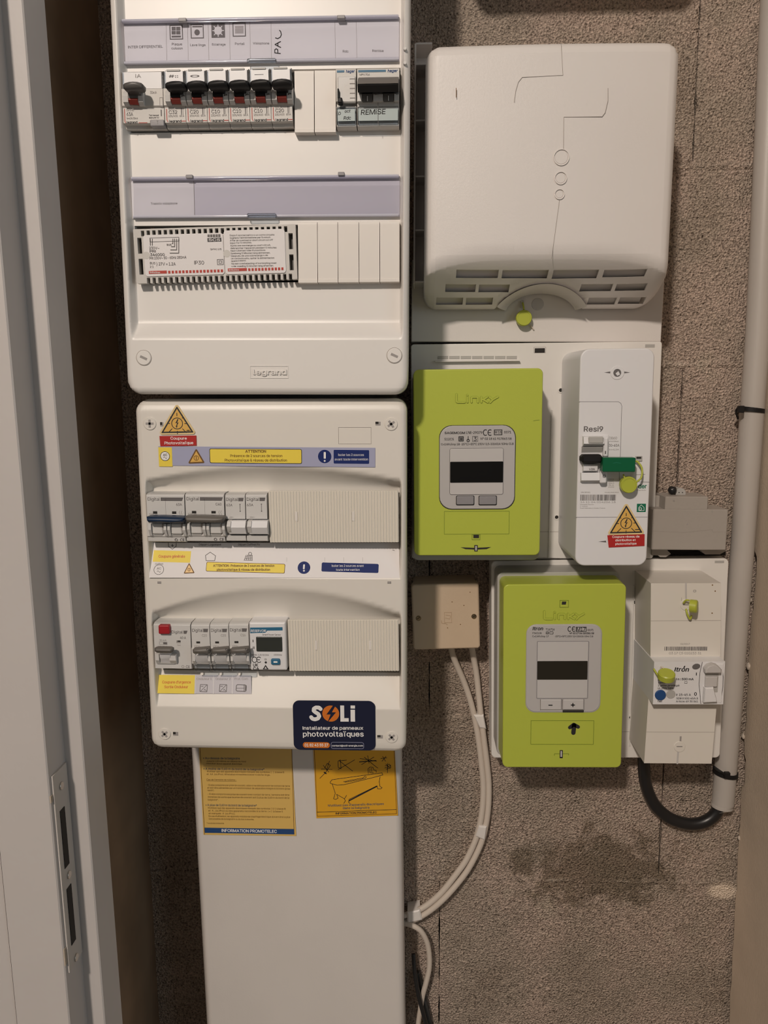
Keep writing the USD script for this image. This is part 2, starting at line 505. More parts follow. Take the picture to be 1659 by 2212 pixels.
    def done(s):
        for (mat, under), ms in s.prints.items():
            if mat in ('slot_dark', 'groove_dirt', 'seam_green', 'beige_groove'):
                for m in ms:
                    put(under or s.path, 'slot' if mat == 'slot_dark' else 'groove', m, mat, False)
                continue
            put(under or s.path, PRINT_NAME.get(mat, 'printed_marks'), cat(ms), mat, False)
        s.prints = {}


PRINT_NAME = {'ink_black': 'handwriting'}


def smooth01(t):
    t = np.clip(t, 0, 1)
    return t * t * (3 - 2 * t)


def shell(x0, y0, x1, y1, rad, H, z0, R=.005, holes=(), step=.004, extra_x=(), extra_y=(), ybot=None, wall=.006):
    """a moulded cover: height field H(x, y) over a rounded rectangle, rounded over along the rim, with rectangular holes and a skirt down to z0"""
    rim = R * np.array([0, .02, .08, .2, .38, .62, 1.0])
    def lines(a, b, more):
        L = np.r_[np.linspace(a, b, int((b - a) / step) + 2), a + rim, b - rim, np.asarray(list(more), float)]
        L = np.unique(np.round(L[(L >= a - 1e-9) & (L <= b + 1e-9)], 6))
        return L
    hx = [c for h in holes for c in (h[0], h[2])]
    hy = [c for h in holes for c in (h[1], h[3])]
    xs, ys = lines(x0, x1, [*hx, *extra_x]), lines(y0, y1, [*hy, *extra_y])
    X, Y = np.meshgrid(xs, ys)
    if ybot is not None:
        Y = np.maximum(Y, np.minimum(ybot(X), Y.max(0)[None]))
    # clamp to the rounded outline
    cyy = np.clip(Y, y0 + rad, y1 - rad)
    dy = np.abs(Y - cyy)
    ins = rad - np.sqrt(np.maximum(rad ** 2 - dy ** 2, 0))
    X = np.clip(X, x0 + ins, x1 - ins)
    qx, qy = np.abs(X - (x0 + x1) / 2) - (x1 - x0) / 2 + rad, np.abs(Y - (y0 + y1) / 2) - (y1 - y0) / 2 + rad
    sd = -(np.hypot(np.maximum(qx, 0), np.maximum(qy, 0)) + np.minimum(np.maximum(qx, qy), 0) - rad)
    if ybot is not None:
        sd = np.minimum(sd, np.abs(Y - ybot(X)) + .0)
    t = np.clip(sd, 0, R)
    Z = H(X, Y) - (R - np.sqrt(np.maximum(R * R - (R - t) ** 2, 0)))
    ny, nx = X.shape
    V = [np.stack([X, Y, Z], -1).reshape(-1, 3)]
    idx = np.arange(nx * ny).reshape(ny, nx)
    keep = np.ones((ny - 1, nx - 1), bool)
    xc, yc = (xs[1:] + xs[:-1]) / 2, (ys[1:] + ys[:-1]) / 2
    for h in holes:
        keep &= ~(((xc > h[0]) & (xc < h[2]))[None] & ((yc > h[1]) & (yc < h[3]))[:, None])
    a, b, c, d = idx[:-1, :-1], idx[:-1, 1:], idx[1:, 1:], idx[1:, :-1]
    fs = [np.stack([a[keep], b[keep], c[keep]], 1), np.stack([a[keep], c[keep], d[keep]], 1)]
    m = trimesh.Trimesh(V[0], np.vstack(fs), process=False)
    ms = [m]
    # skirt round the rim
    loop = np.r_[idx[0, :], idx[1:, -1], idx[-1, -2::-1], idx[-2:0:-1, 0]]
    top = V[0][loop]
    low = top.copy()
    low[:, 2] = z0
    ms.append(loft([low, top], False, False))
    for h in holes:
        ix0, ix1 = np.argmin(abs(xs - h[0])), np.argmin(abs(xs - h[2]))
        iy0, iy1 = np.argmin(abs(ys - h[1])), np.argmin(abs(ys - h[3]))
        lp = np.r_[idx[iy0, ix0:ix1 + 1], idx[iy0 + 1:iy1 + 1, ix1], idx[iy1, ix0:ix1][::-1], idx[iy0 + 1:iy1, ix0][::-1]]
        tp = V[0][lp]
        lw = tp.copy()
        lw[:, 2] -= wall
        ms.append(loft([tp, lw], False, False))
    return cat(ms)


def world_part(parent, name, x0, x1, y0, y1, z0, z1, mat, b=.0005, **kw):
    m = hull([(x, y, z) for x in (x0, x1) for y in (y0, y1) for z in (z0, z1)]) if not b else bx(x0, y0, x1, y1, z0, z1, b)
    return put(parent, name, m, mat, **kw)


def struct(name, label):
    x = UsdGeom.Xform.Define(stage, path_of('/World', name))
    tag(x.GetPrim(), label=label, category=name.split('_')[0], kind='structure')
    return str(x.GetPath())


# ================================================================ the setting
def edge(u0, v0, u1, v1, d):
    """an upright edge d in front of the block wall, through two pixels: x as a function of z"""
    a, b = W(u0, v0, d), W(u1, v1, d)
    k = (b[0] - a[0]) / (b[1] - a[1])
    return lambda z: a[0] + k * (z - a[1])


def upright(parent, name, sect, z0, z1, mat, n=2, **kw):
    rings = []
    for z in np.linspace(z0, z1, n):
        rings.append(np.array([(x, -d, z) for x, d in sect(z)]))
    m = loft(rings)
    if m.volume < 0:
        m.invert()
    return put(parent, name, m, mat, 20, **kw)


DF, DS, DJ = .276, .2455, .211                  # depths of the frame's face, its stop and its inner edge
E1, E2 = edge(17, 700, 151, 2212, DF), edge(11, 0, 193, 2212, DS)
E3, E4, E5 = edge(49, 0, 227, 2212, DS), edge(96, 0, 265, 2212, DJ), edge(253, 700, 345, 2212, 0)
CORNER_X = W(1585, 1880, 0)[0]
ZC = 3.1
# rough concrete blocks in running bond
wb = struct('wall_back', 'rough grey-brown concrete block wall behind all the electrical boxes')
zj = W(1450, 360, 0)[1]
PITCH = (zj - W(1450, 1905, 0)[1]) / 4
XJ = W(1468, 950, 0)[0]


def block(x0, x1, z0, z1, fine, seed):
    st = .0034 if fine else .05
    xs, zs = np.linspace(x0, x1, max(2, int((x1 - x0) / st))), np.linspace(z0, z1, max(2, int((z1 - z0) / st)))
    X, Z = np.meshgrid(xs, zs)
    if fine:
        for e_, s_ in ((x0, 1), (x1, -1)):
            w_ = np.clip(1 - np.abs(X - e_) / .009, 0, 1)
            X = X + s_ * w_ * (meshkit.fbm(np.stack([Z * 60, Z * 0 + round(e_ * 37, 3), Z * 0], -1), 4, 11) - .5) * .0026
    dd = np.minimum(np.minimum(X - x0, x1 - X), np.minimum(Z - z0, z1 - Z))
    P = np.stack([X * 90, Z * 90, np.full_like(X, seed * 3.1)], -1)
    rough = (meshkit.fbm(P, 4, seed) - .5) * (.0030 if fine else 0) + (meshkit.noise(P / 9, seed + 5) - .5) * .002
    Y = -(rough - np.clip(.0018 - dd, 0, .0018) * .5)
    ny, nx = X.shape
    idx = np.arange(nx * ny).reshape(ny, nx)
    a, b, c, d = idx[:-1, :-1].ravel(), idx[:-1, 1:].ravel(), idx[1:, 1:].ravel(), idx[1:, :-1].ravel()
    V = np.stack([X, Y, Z], -1).reshape(-1, 3)
    front = trimesh.Trimesh(V, np.vstack([np.stack([a, b, c], 1), np.stack([a, c, d], 1)]), process=False)
    lp = np.r_[idx[0, :], idx[1:, -1], idx[-1, -2::-1], idx[-2:0:-1, 0]]
    back = V[lp].copy()
    back[:, 1] = .05
    side = loft([back, V[lp]], False, False)
    return cat([front, side])


row = 0
k0 = int(math.ceil((ZC - zj) / PITCH))
for k in range(k0, -int(zj / PITCH) - 2, -1):
    za, zb = zj + (k - 1) * PITCH, zj + k * PITCH
    za, zb = max(za, 0), min(zb, ZC)
    if zb - za < .02:
        continue
    fine = -6 <= k <= 2
    off = 0 if k % 2 == 1 else -.25
    if k == -2:
        off -= .012
    cuts = [-.42] + [c for c in (XJ + off - .5, XJ + off, XJ + off + .5) if -.40 < c < CORNER_X + .02] + [CORNER_X + .03]
    g_ = .0007 if k % 2 == 1 else .0002
    for a, b in zip(cuts[:-1], cuts[1:]):
        row += 1
        put(wb, 'block', block(a + g_, b - g_, za + .0004, zb - .0004, fine, row), 'concrete', True if fine else 30)
    if fine:
        xs = np.linspace(-.42, CORNER_X + .03, 220)
        top = []
        for s_, yy in ((.006, .003), (.0032, -.0004), (-.0032, -.0004), (-.006, .003)):
            P = np.c_[xs * 160, np.full_like(xs, s_ * 900 + k), np.zeros_like(xs)]
            top.append(np.c_[xs, yy + .0008 - meshkit.fbm(P, 3, k + 20) * .0022, np.full_like(xs, zb + s_)])
        V = np.vstack(top)
        n = len(xs)
        f = []
        for r_ in range(3):
            i = r_ * n + np.arange(n - 1)
            f += [np.stack([i, i + n, i + 1], 1), np.stack([i + 1, i + n, i + n + 1], 1)]
        put(wb, 'mortar_joint', (V, np.vstack(f)), 'concrete', True)
world_part(wb, 'backing', -.45, CORNER_X + .1, .03, .08, 0, ZC, 'slot_dark')

# the cupboard's left side, the door frame and its strike plate
wl = struct('wall_left', 'dark brown board side of the cupboard between door frame and block wall')
upright(wl, 'board', lambda z: [(E5(z) - .001, DJ - .001), (E5(z), -.006), (E5(z) - .05, -.006), (E5(z) - .05, DJ - .001)], 0, ZC, 'brown_board')
dr = struct('door_1', 'white painted wooden door frame along the left edge with a strike plate')
upright(dr, 'casing', lambda z: [(E1(z) - .044, DF), (E1(z) - .001, DF), (E1(z), DF - .001), (E1(z), DJ), (E1(z) - .044, DJ)], 0, 2.12, 'paint_white')
upright(dr, 'door_stop', lambda z: [(E2(z) - .03, DS), (E3(z) - .001, DS), (E3(z), DS - .001), (E4(z), DJ), (E2(z) - .03, DJ)], 0, 2.12, 'paint_white')
world_part(dr, 'head', -.40, CORNER_X + .05, -DF, -DJ, 2.06, 2.12, 'paint_white')


def on_rebate(name, ys, zs, t, mat, under):
    """a plate on the frame's rebate face: ys = depths, zs = its ends, t = proud of the face"""
    pts = [(E1(z) + x, -d, z) for z in zs for d in ys for x in (-.004, t)]
    return put(under, name, hull(pts), mat, 20)


def zat(v, d):
    return W(130, v, d)[1]


pl = on_rebate('strike_plate', (.2475, .272), (zat(2078, .26), zat(1662, .26)), .0016, 'paint_side', dr)
for v0, v1, d0, d1 in ((1745, 1868, .2575, .2655), (1912, 2032, .2575, .2655)):
    on_rebate('latch_slot', (d0, d1), (zat(v1, .26), zat(v0, .26)), .0021, 'slot_dark', pl)
for v in (1698, 1890, 2068):
    z = zat(v, .26)
    m = cyl(0, 0, .0033, 0, .0026, 16)
    vv = np.array(m.vertices)
    m = trimesh.Trimesh(np.c_[vv[:, 2] + E1(z), -.2595 + vv[:, 0], z + vv[:, 1]], m.faces, process=False)
    m.fix_normals()
    put(pl, 'screw', m, 'metal_screw')
# flakes of bare wood beside the plate
for v0, v1 in ((1720, 1735), (2050, 2085)):
    on_rebate('chipped_wood', (DF - .0038, DF - .0004), (zat(v1, .275), zat(v0, .275)), .0006, 'bare_wood', dr)

wf = struct('wall_front', 'white painted wall round the cupboard opening')
upright(wf, 'panel', lambda z: [(-2.0, DF - .002), (E1(z) - .0455, DF - .002), (E1(z) - .0455, DJ), (-2.0, DJ)], 0, ZC, 'paint_white')
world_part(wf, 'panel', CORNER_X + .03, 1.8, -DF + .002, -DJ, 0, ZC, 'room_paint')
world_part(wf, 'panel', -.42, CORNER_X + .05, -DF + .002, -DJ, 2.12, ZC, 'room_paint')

# plaster board on the right, its cut edge ragged
wr = struct('wall_right', 'brown plaster return on the right with a ragged pale edge')
zs = np.linspace(0, ZC, 700)
rag = .003 + .006 * meshkit.fbm(np.c_[zs * 45, zs * 0, zs * 0], 4, 3) + .005 * (meshkit.noise(np.c_[zs * 14, zs * 0, zs * 0], 8) > .8)
E6 = edge(1606, 1550, 1570, 2212, .004)
ring = []
for i, z in enumerate(zs):
    x = E6(z)
    ring.append(np.array([(x, -DF, z), (x, -rag[i] - .004, z), (x + .0015, -rag[i], z), (x + .03, -rag[i], z), (x + .03, -DF, z)]))
m = loft(ring)
if m.volume < 0:
    m.invert()
put(wr, 'plaster_board', m, 'plaster_brown', 25)
for i, (u, v, r_) in enumerate(((1634, 1296, .0022), (1630, 1436, .0034), (1610, 1590, .0028), (1599, 1805, .0022))):
    z = W(u, v, .006)[1]
    c_ = trimesh.creation.icosphere(1, r_)
    vv = np.array(c_.vertices) * (1 + .5 * (meshkit.noise(np.array(c_.vertices) * 500 + i, 2) - .5))[:, None] * (.6, 1, 1.2)
    put(wr, 'plaster_chip', trimesh.Trimesh(vv + (E6(z) - .0006, -.007 - .004 * (i % 2), z), c_.faces, process=False), 'plaster_edge', False)

for nm, lb, a in (('floor', 'brown floor of the room', (-2, 1.8, -4.4, .08, -.05, 0)), ('ceiling', 'white ceiling of the room', (-2, 1.8, -4.4, .08, ZC, ZC + .05))):
    m = bx(*[a[i] for i in (0, 2, 1, 3, 4, 5)], 0.0005)
    p = put('/World', nm, m, 'room_floor' if nm == 'floor' else 'room_ceiling', label=lb, category=nm, kind='structure')
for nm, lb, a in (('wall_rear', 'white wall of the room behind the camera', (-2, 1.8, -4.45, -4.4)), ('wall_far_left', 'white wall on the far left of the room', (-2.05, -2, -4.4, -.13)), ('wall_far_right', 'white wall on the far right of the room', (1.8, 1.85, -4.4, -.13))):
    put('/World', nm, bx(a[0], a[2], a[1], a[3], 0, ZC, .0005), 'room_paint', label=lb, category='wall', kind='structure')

w1 = struct('window_1', 'unseen window added on the right wall of the room for cool fill light')  # frame added round the fill light
for dy, dz, sy, sz in ((-1, 0, .05, 1.6), (1, 0, .05, 1.6), (0, -1, 1.4, .05), (0, 1, 1.4, .05)):
    cy_, cz_ = FILL_POS[1] + dy * (FILL_SIZE[0] / 2 + .03), FILL_POS[2] + dz * (FILL_SIZE[1] / 2 + .03)
    world_part(w1, 'window_frame', 1.76, 1.80, cy_ - sy / 2, cy_ + sy / 2, cz_ - sz / 2, cz_ + sz / 2, 'room_paint')

# the lamp of the room
lp = UsdGeom.Xform.Define(stage, '/World/ceiling_lamp')
lp.AddTranslateOp().Set(Gf.Vec3d(LAMP_POS[0], LAMP_POS[1], ZC))
tag(lp.GetPrim(), label='round bulb hanging on a short cord from the room ceiling', category='lamp')
put('/World/ceiling_lamp', 'ceiling_rose', cyl(0, 0, .045, -.018, 0, 28, .004), 'lamp_white')
put('/World/ceiling_lamp', 'socket', cyl(0, 0, .016, -.058, -.018, 20), 'lamp_white')
sl = UsdLux.SphereLight.Define(stage, '/World/ceiling_lamp/bulb')
sl.AddTranslateOp().Set(Gf.Vec3d(0, 0, LAMP_POS[2] - ZC))
sl.CreateRadiusAttr(LAMP_R)
sl.CreateIntensityAttr(LAMP_POWER)
sl.CreateColorAttr(Gf.Vec3f(*LAMP_COLOR))


# ================================================================ left column: trunking, two distribution boards
def screw_cross(T, X, Y, z, rad, slot=None, ang=20):
    sc = T.part('screw', cyl(*T.q(X, Y, z), rad, z - .002, z + .0009, 24, .0004), T_SCREW)
    x, y = T.q(X, Y, z)
    for a in ([ang, ang + 90] if slot is None else [ang]):
        c, s_ = math.cos(math.radians(a)), math.sin(math.radians(a))
        L, w = rad * .62, rad * .17
        g = Polygon([(x + c * i * L - s_ * j * w, y + s_ * i * L + c * j * w) for i, j in ((-1, -1), (1, -1), (1, 1), (-1, 1))])
        T.part('slot', prism(g, z + .0008, z + .00105), 'print_light', False, under=sc)


T_SCREW = 'cream_cover'
# trunking cover
T = Thing('trunking_cover', 'tall plain off-white trunking cover below the two distribution boards', 'trunking', [(412, 1630), (872, 1630), (868, 2212), (442, 2212)], .002, .066)
x0, y0, x1, y1 = T.r(412, 1630, 872, 2212, .064)
x0, x1 = -T.w / 2, T.w / 2
yt = T.q(640, -800, .064)[1]
rings = []
for z, i in [(0, 0)] + [(.064 - .008 + .008 * math.sin(a), .008 * (1 - math.cos(a))) for a in np.linspace(0, math.pi / 2, 6)]:
    rings.append(np.array([(x0 + i, y0 - .9, z), (x1 - i, y0 - .9, z), (x1 - i, yt, z), (x0 + i, yt, z)]))
T.part('cover', loft(rings), 'trunk_white', 40)
TRUNK = T

# ---------------- upper board
T = Thing('distribution_board', 'upper white distribution board with clear label strips and black handled breakers', 'distribution board', [(240, 0), (883, 0), (883, 852), (286, 852)], .068, .170)
UP = T
zf, zp = .102, .091
bl = T.r(240, 0, 883, 852)
X0, X1, Y0, Y1 = -T.w / 2 - .0038, T.w / 2, -T.h / 2, T.h / 2 + .30
pxl, pxr = T.r(262, 0, 864, 100, zp)[0], T.r(262, 600, 864, 730, zp)[2]
pxl = X0 + .0090
ya, yb = T.q(580, 692, zp)[1], T.q(580, 735, zf)[1]


def H_up(x, y):
    side = smooth01((x - pxl + .003) / .003) * smooth01((pxr + .003 - x) / .003)
    low = smooth01((y - yb) / (ya - yb))
    return zf - (zf - zp) * side * low


hole1 = T.r(262, 151, 864, 284, zp)
hole1 = (pxl + .0006, hole1[1], pxr - .0004, hole1[3])
hole2 = T.r(284, 486, 864, 610, zp)
hole2 = (pxl + .0006, hole2[1], pxr - .0004, hole2[3])
ex = [pxl - .003 + .003 * t for t in (0, .25, .5, .75, 1)] + [pxr + .003 * t for t in (0, .25, .5, .75, 1)]
ey = list(np.linspace(yb - .001, ya + .001, 12))
T.part('cover', shell(X0, Y0, X1, Y1, .012, H_up, .02, .006, (hole1, hole2), .005, ex, ey), 'white_cover', 40)
T.part('back_box', bx(X0 + .006, Y0 + .008, X1 - .006, Y1, 0, .03), 'board_white')
for R in ((266, 205, 862, 225), (288, 538, 862, 560)):
    a_ = T.r(*R, .04)
    T.part('mounting_rail', bx(X0 + .006, a_[1], X1 - .006, a_[3], .03, .052), 'metal_screw')
T_SCREW = 'white_cover'
for X, Y in ((311, 773), (852, 768)):
    a = T.part('screw', cyl(*T.q(X, Y, zf), .0062, zf - .002, zf + .001, 28, .0005), 'white_cover')
    T.part('screw_rim', ring_mesh(*T.q(X, Y, zf), .0062, .0066, zf, zf + .0003), 'groove_dirt', under=a)
    x, y = T.q(X, Y, zf)
    c, s_ = math.cos(math.radians(-24)), math.sin(math.radians(-24))
    T.part('slot', prism(Polygon([(x + c * i * .0031 - s_ * j * .001, y + s_ * i * .0031 + c * j * .001) for i, j in ((-1, -1), (1, -1), (1, 1), (-1, 1))]), zf + .0009, zf + .00115), 'print_light', False, under=a)
T.frame('board_white', 540, 790, 623, 817, .0005, zf, 0, .0004)
T.c = 'E'
T.part('embossed_logo', T.text('board_white', 'legrand', 768, 489, 955, 28, zf, True, th=.0009, mesh=True), 'hood_white', False)  # offset darker copy of the letters, painted as their shading
T.part('embossed_face', T.text('board_white', 'legrand', 770, 490, 957, 28, zf, True, th=.0011, mesh=True), 'white_cover', False)
T.c = 'U'
for X, Y in ((875, 106), (875, 137)):
    T.part('clip', cyl(*T.q(X, Y, zf), .0014, zf - .001, zf + .0016, 16), 'device_pale')
T.done()


def strip_cover(T, R, label_cells, cr, name='label_holder'):
    """paper strip under a clear violet-tinted cover rounded over along its top and bottom edges; R in frame pixels (l, t, r, b)"""
    l, b, r, t = T.r(*R, zp + .004)
    base = T.part(name, bx(l, b, r, t, zp - .001, zp + .0012, .0006), 'paper_violet')
    n = 9
    prof_ = [(b + .0012 * (1 - math.cos(q_)), zp + .0008 + .0018 * math.sin(q_)) for q_ in np.linspace(0, math.pi / 2, n)]
    prof_ += [(t - .0045 * (1 - math.cos(q_)), zp + .0016 + .0052 * math.sin(q_)) for q_ in np.linspace(math.pi / 2, 0, n)]
    P = np.array(prof_)
    ringL = np.c_[np.full(len(P), l + .0004), P]
    ringR = np.c_[np.full(len(P), r - .0004), P]
    V = np.vstack([ringL, ringR])
    m = len(P)
    i = np.arange(m - 1)
    f = np.vstack([np.stack([i, i + m, i + m + 1], 1), np.stack([i, i + m + 1, i + 1], 1)])
    mid = (i >= n - 2) & (i <= m - n)
    T.part('clear_window', trimesh.Trimesh(V, np.vstack([f[:m - 1][mid], f[m - 1:][mid]]), process=False), 'clear_violet', True, under=base)
    for nm, sel in (('rolled_edge', i < n - 2), ('rolled_edge', i > m - n)):
        T.part(nm, trimesh.Trimesh(V, np.vstack([f[:m - 1][sel], f[m - 1:][sel]]), process=False), 'clear_edge', True, under=base)
    lip = tube([(l + .001, b + .0010, zp + .0028), ((l + r) / 2, b + .0010, zp + .0028), (r - .001, b + .0010, zp + .0028)], .0013, 12, 2)
    T.part('bottom_lip', lip, 'lip_clear', True, under=base)  # solid bead added to catch a highlight along the bottom edge
    lip = tube([(l + .001, t - .0012, zp + .0034), ((l + r) / 2, t - .0012, zp + .0034), (r - .001, t - .0012, zp + .0034)], .0016, 14, 2)
    T.part('top_lip', lip, 'lip_clear', True, under=base)  # same kind of bead added for a highlight along the top
    return base


T = UP
for R, tabs in (((263, 37, 863, 134), ((385, 402, 38), (728, 745, 32))), ((283, 380, 864, 469), ((401, 416, 377), (730, 744, 371)))):
    base = strip_cover(T, R, None, None)
    for a, b, y in tabs:
        T.box('catch', (a, y, b, y + 8), zp, zp + .0068, 'button_grey', under=base)
    T.box('catch', (533, R[3] - 9, 596, R[3] + 1), zp + .004, zp + .0075, 'clear_tab', .0008, under=base)
# paper inserts with their print
ze = zp + .0013
T.c = 'A'
L1 = T.part('paper_insert', bx(*T.r(88, 125, 1588, 322, ze), zp, ze, .0001), 'paper_label')
for X in (324, 440, 552, 668, 778, 893, 1240, 1356):
    T.line('print_light', [(X, 118), (X + 4, 326)], .0002, ze, under=L1)
tx = lambda *a, **k: T.text('print_grey', *a, under=L1, **k)
tx('INTER DIFFERENTIEL', 118, 263, 306, 14, ze, Y1=259)
tx('Plaque', 355, 246, 411, 13, ze)
tx('cuisson', 353, 268, 414, 12, ze)
tx('Lave linge', 455, 250, 538, 12, ze)
tx('Eclairage', 573, 247, 647, 12, ze)
tx('Portail', 698, 244, 750, 13, ze)
tx('Visiophone', 795, 241, 884, 12, ze)
tx('Rdc', 1283, 285, 1314, 13, ze)
tx('Remise', 1443, 282, 1505, 13, ze)
for (a, b, c, d) in ((343, 135, 415, 215), (457, 131, 528, 209), (570, 126, 643, 205), (685, 123, 756, 199)):
    T.frame('print_grey', a, b, c, d, .0007, ze, under=L1)
for i in range(2):
    for j in range(2):
        T.rect('print_grey', 354 + 25 * i, 146 + 22 * j, 376 + 25 * i, 165 + 22 * j, ze, under=L1)
T.rect('print_grey', 354, 194, 404, 203, ze, under=L1)
T.disc('print_grey', 492, 176, .0022, ze, under=L1)
T.rect('print_grey', 466, 141, 520, 148, ze, under=L1)
x, y = T.q(606, 166, ze)
T.ink('print_grey', prism(sbox(*T.r(574, 130, 639, 201, ze)).difference(Point(x, y).buffer(.0032, 8).union(unary_union([LineString([(x, y), (x + .0045 * math.cos(a), y + .0045 * math.sin(a))]).buffer(.0004) for a in np.arange(8) * math.pi / 4]))), ze, ze + .0001), L1)
for k in range(6):
    T.rect('print_light', 698, 142 + 7 * k, 744, 146 + 7 * k, ze, under=L1)
for st in ([(944, 291), (914, 287), (914, 270), (922, 265), (930, 270), (931, 288)], [(946, 258), (915, 242), (945, 226)], [(931, 250), (931, 234)], [(918, 206), (930, 210), (944, 202), (950, 188), (946, 172), (940, 165)]):
    T.line('ink_black', st, .0007, ze, under=L1)
T.c = 'D'
L2 = T.part('paper_insert', bx(*T.r(90, 84, 440, 290, ze), zp, ze, .0001), 'paper_label')
T.line('print_light', [(437, 82), (442, 290)], .0004, ze, under=L2)
T.text('print_grey', 'Transfo visiophone', 196, 213, 346, 12, ze, under=L2, Y1=211)
T.done()
T.c = 'U'

# ---------------- devices of the upper board
UD0 = .098                                       # their back, on the rail
ZD = .168 - UD0                                  # their face


def upper_corners(xa, xb, ya_, yb_):
    return [(xa, ya_), (xb, ya_ - (xb - xa) * .02), (xb, yb_ - (xb - xa) * .012), (xa, yb_)]


def legrand_nose(T, cx, w, top, hmat, red=True):
    """handle, its slot shoulders and the red indicator on a module whose centre is cx, width w (fractions)"""
    z = ZD
    for sx in (-1, 1):
        T.prof('shoulder', cx + sx * w * .36 - w * .13, cx + sx * w * .36 + w * .13, [(.33, z + .001), (.36, z + .0065), (.43, z + .0085), (.54, z + .0078), (.62, z + .004), (.64, z + .001)], 'device_pale')
    T.prof('toggle', cx - w * .24, cx + w * .24, [(.34, z + .004), (.36, z + .0095), (.47, z + .0092), (.60, z + .003)], hmat)
    if red:
        T.prof('indicator', cx - w * .22, cx + w * .22, [(.475, z + .0095), (.50, z + .0098), (.59, z + .006), (.605, z + .003)], 'toggle_red')
    p = [T.q(cx + w * fx, fy, z + .02) for fx, fy in ((-.49, .215), (-.4, .185), (-.2, .165), (0, .16), (.2, .165), (.4, .185), (.49, .215), (.48, .275), (.42, .305), (-.42, .305), (-.48, .275))]
    T.part('handle', hullpr(p, z + .0115, z + .020, .0020), hmat, 50)
    T.prof('stem', cx - w * .25, cx + w * .25, [(.22, z + .004), (.225, z + .0165), (.30, z + .0165), (.42, z + .0098), (.44, z + .004)], hmat)


def legrand(name, label, u0, u1, rating, rows, group):
    y0 = 130 + 96 / 4.1475 - (u0 - 355) * .0218
    T = Thing(name, label, 'circuit breaker', [(u0, y0), (u1, y0 - (u1 - u0) * .02), (u1 + 3.6, 274.5 - (u1 - 355) * .013), (u0 + 3.6, 275.2 - (u0 - 355) * .013)], UD0, .168, None, group)
    z = ZD
    T.prof('body', 0, 1, [(0, z - .003), (.015, z - .001), (.30, z + .0004), (.335, z + .003), (.63, z + .003), (.66, z + .0015), (.93, z + .0015), (.945, z - .003), (1, z - .004)], 'device_grey')
    w = T.prof('label_window', .06, .94, [(.015, z + .0006), (.03, z + .0022), (.31, z + .0022), (.33, z)], 'device_white')
    for a in (.02, .94):
        T.prof('window_edge', a, a + .05, [(.005, z + .0004), (.02, z + .0032), (.31, z + .0032), (.33, z)], 'clear_tab', under=w)
    T.box('window_catch', (.18, .0, .82, .035), z, z + .0028, 'base_grey', .0003, under=w)
    legrand_nose(T, .5, 1, .1, 'handle_black')
    zz = z + .0016
    T.line('print_red', [(.10, .69), (.10, .885), (.14, .915)], .0005, zz)
    T.line('print_red', [(.80, .905), (.99, .905)], .0005, zz)
    T.text('print_grey', rating, .20, .775, .60, .062, zz)
    T.text('print_light', '230/400', .18, .83, .62, .036, zz)
    T.text('print_light', '6kA', .70, .83, .93, .036, zz)
    T.text('print_light', 'DNX3', .2, .70, .48, .03, zz)
    T.text('print_black', 'legrand', .20, .925, .78, .042, zz, True)
    T.line('print_grey', [(.80, .68), (.80, .79)], .0006, zz)
    T.line('print_light', [(.87, .68), (.87, .79)], .0003, zz)
    T.text('print_black', 'ph', .80, .455, .95, .03, z + .0086, True)
    if rows:
        T.text('print_grey', rows, .28, .14, .72, .05, z + .0023)
    T.done()


bnd = [(430 + 190.8 * i) / 4.1475 + 250 for i in range(7)]
for i, (rt, mark, lb) in enumerate((('C32', '#::', 'first of the black handled breakers, rated C32, right of the two-module switch'),
                                    ('C20', 'o', 'black handled C20 breaker between the C32 breaker and a C10 breaker'),
                                    ('C10', None, 'leftmost of three black handled C10 breakers'),
                                    ('C10', None, 'middle of three black handled C10 breakers'),
                                    ('C10', '-', 'rightmost of three black handled C10 breakers'),
                                    ('C20', None, 'last black handled breaker, rated C20, beside the blank white plates'))):
    legrand('circuit_breaker', lb, bnd[i] + .2, bnd[i + 1] - .2, rt, mark, 'black handled breakers in the upper board')

# two-module residual current switch with a grey handle
T = Thing('differential_switch', 'two-module 63A differential switch with one grey handle at the left of the upper row', 'differential switch', [(264, 155.2), (353.4, 153.4), (356.5, 275.3), (268, 276)], UD0, .168, None)
z = ZD
T.prof('body', 0, 1, [(0, z - .003), (.015, z - .001), (.30, z + .0004), (.335, z + .003), (.63, z + .003), (.66, z + .0015), (.93, z + .0015), (.945, z - .003), (1, z - .004)], 'device_grey')
w = T.prof('label_window', .03, .97, [(.015, z + .0006), (.03, z + .0022), (.32, z + .0022), (.335, z)], 'device_white')
for a in (.0, .965):
    T.prof('window_edge', a, a + .03, [(.005, z + .0004), (.02, z + .0032), (.31, z + .0032), (.33, z)], 'clear_tab', under=w)
legrand_nose(T, .235, .5, .1, 'handle_grey')
tb = T.rbox('test_button', (.655, .875, 1.0, .995), .001, z - .004, z + .0026, 'button_grey', .0008)
T.text('print_light', 'T', .82, .955, .86, .06, z + .0027, under=tb)
zz = z + .0016
T.text('print_grey', '63A', .09, .80, .245, .062, zz)
T.text('print_light', 'DX3-ID', .09, .715, .27, .035, zz)
T.text('print_light', 'In=63A/30mA', .09, .86, .36, .034, zz)
T.text('print_black', 'legrand', .08, .935, .34, .042, zz, True)
T.line('print_red', [(.04, .68), (.04, .90), (.06, .925)], .0005, zz)
T.line('print_red', [(.38, .925), (.58, .925)], .0005, zz)
T.text('print_light', '30mA', .66, .395, .82, .045, z + .0031)
T.frame('print_light', .885, .46, .96, .62, .0003, z + .0031)
T.text('print_grey', 'Test mensuel', .63, .805, .87, .028, zz)
T.text('print_grey', 'appuyer ici', .63, .845, .87, .028, zz)
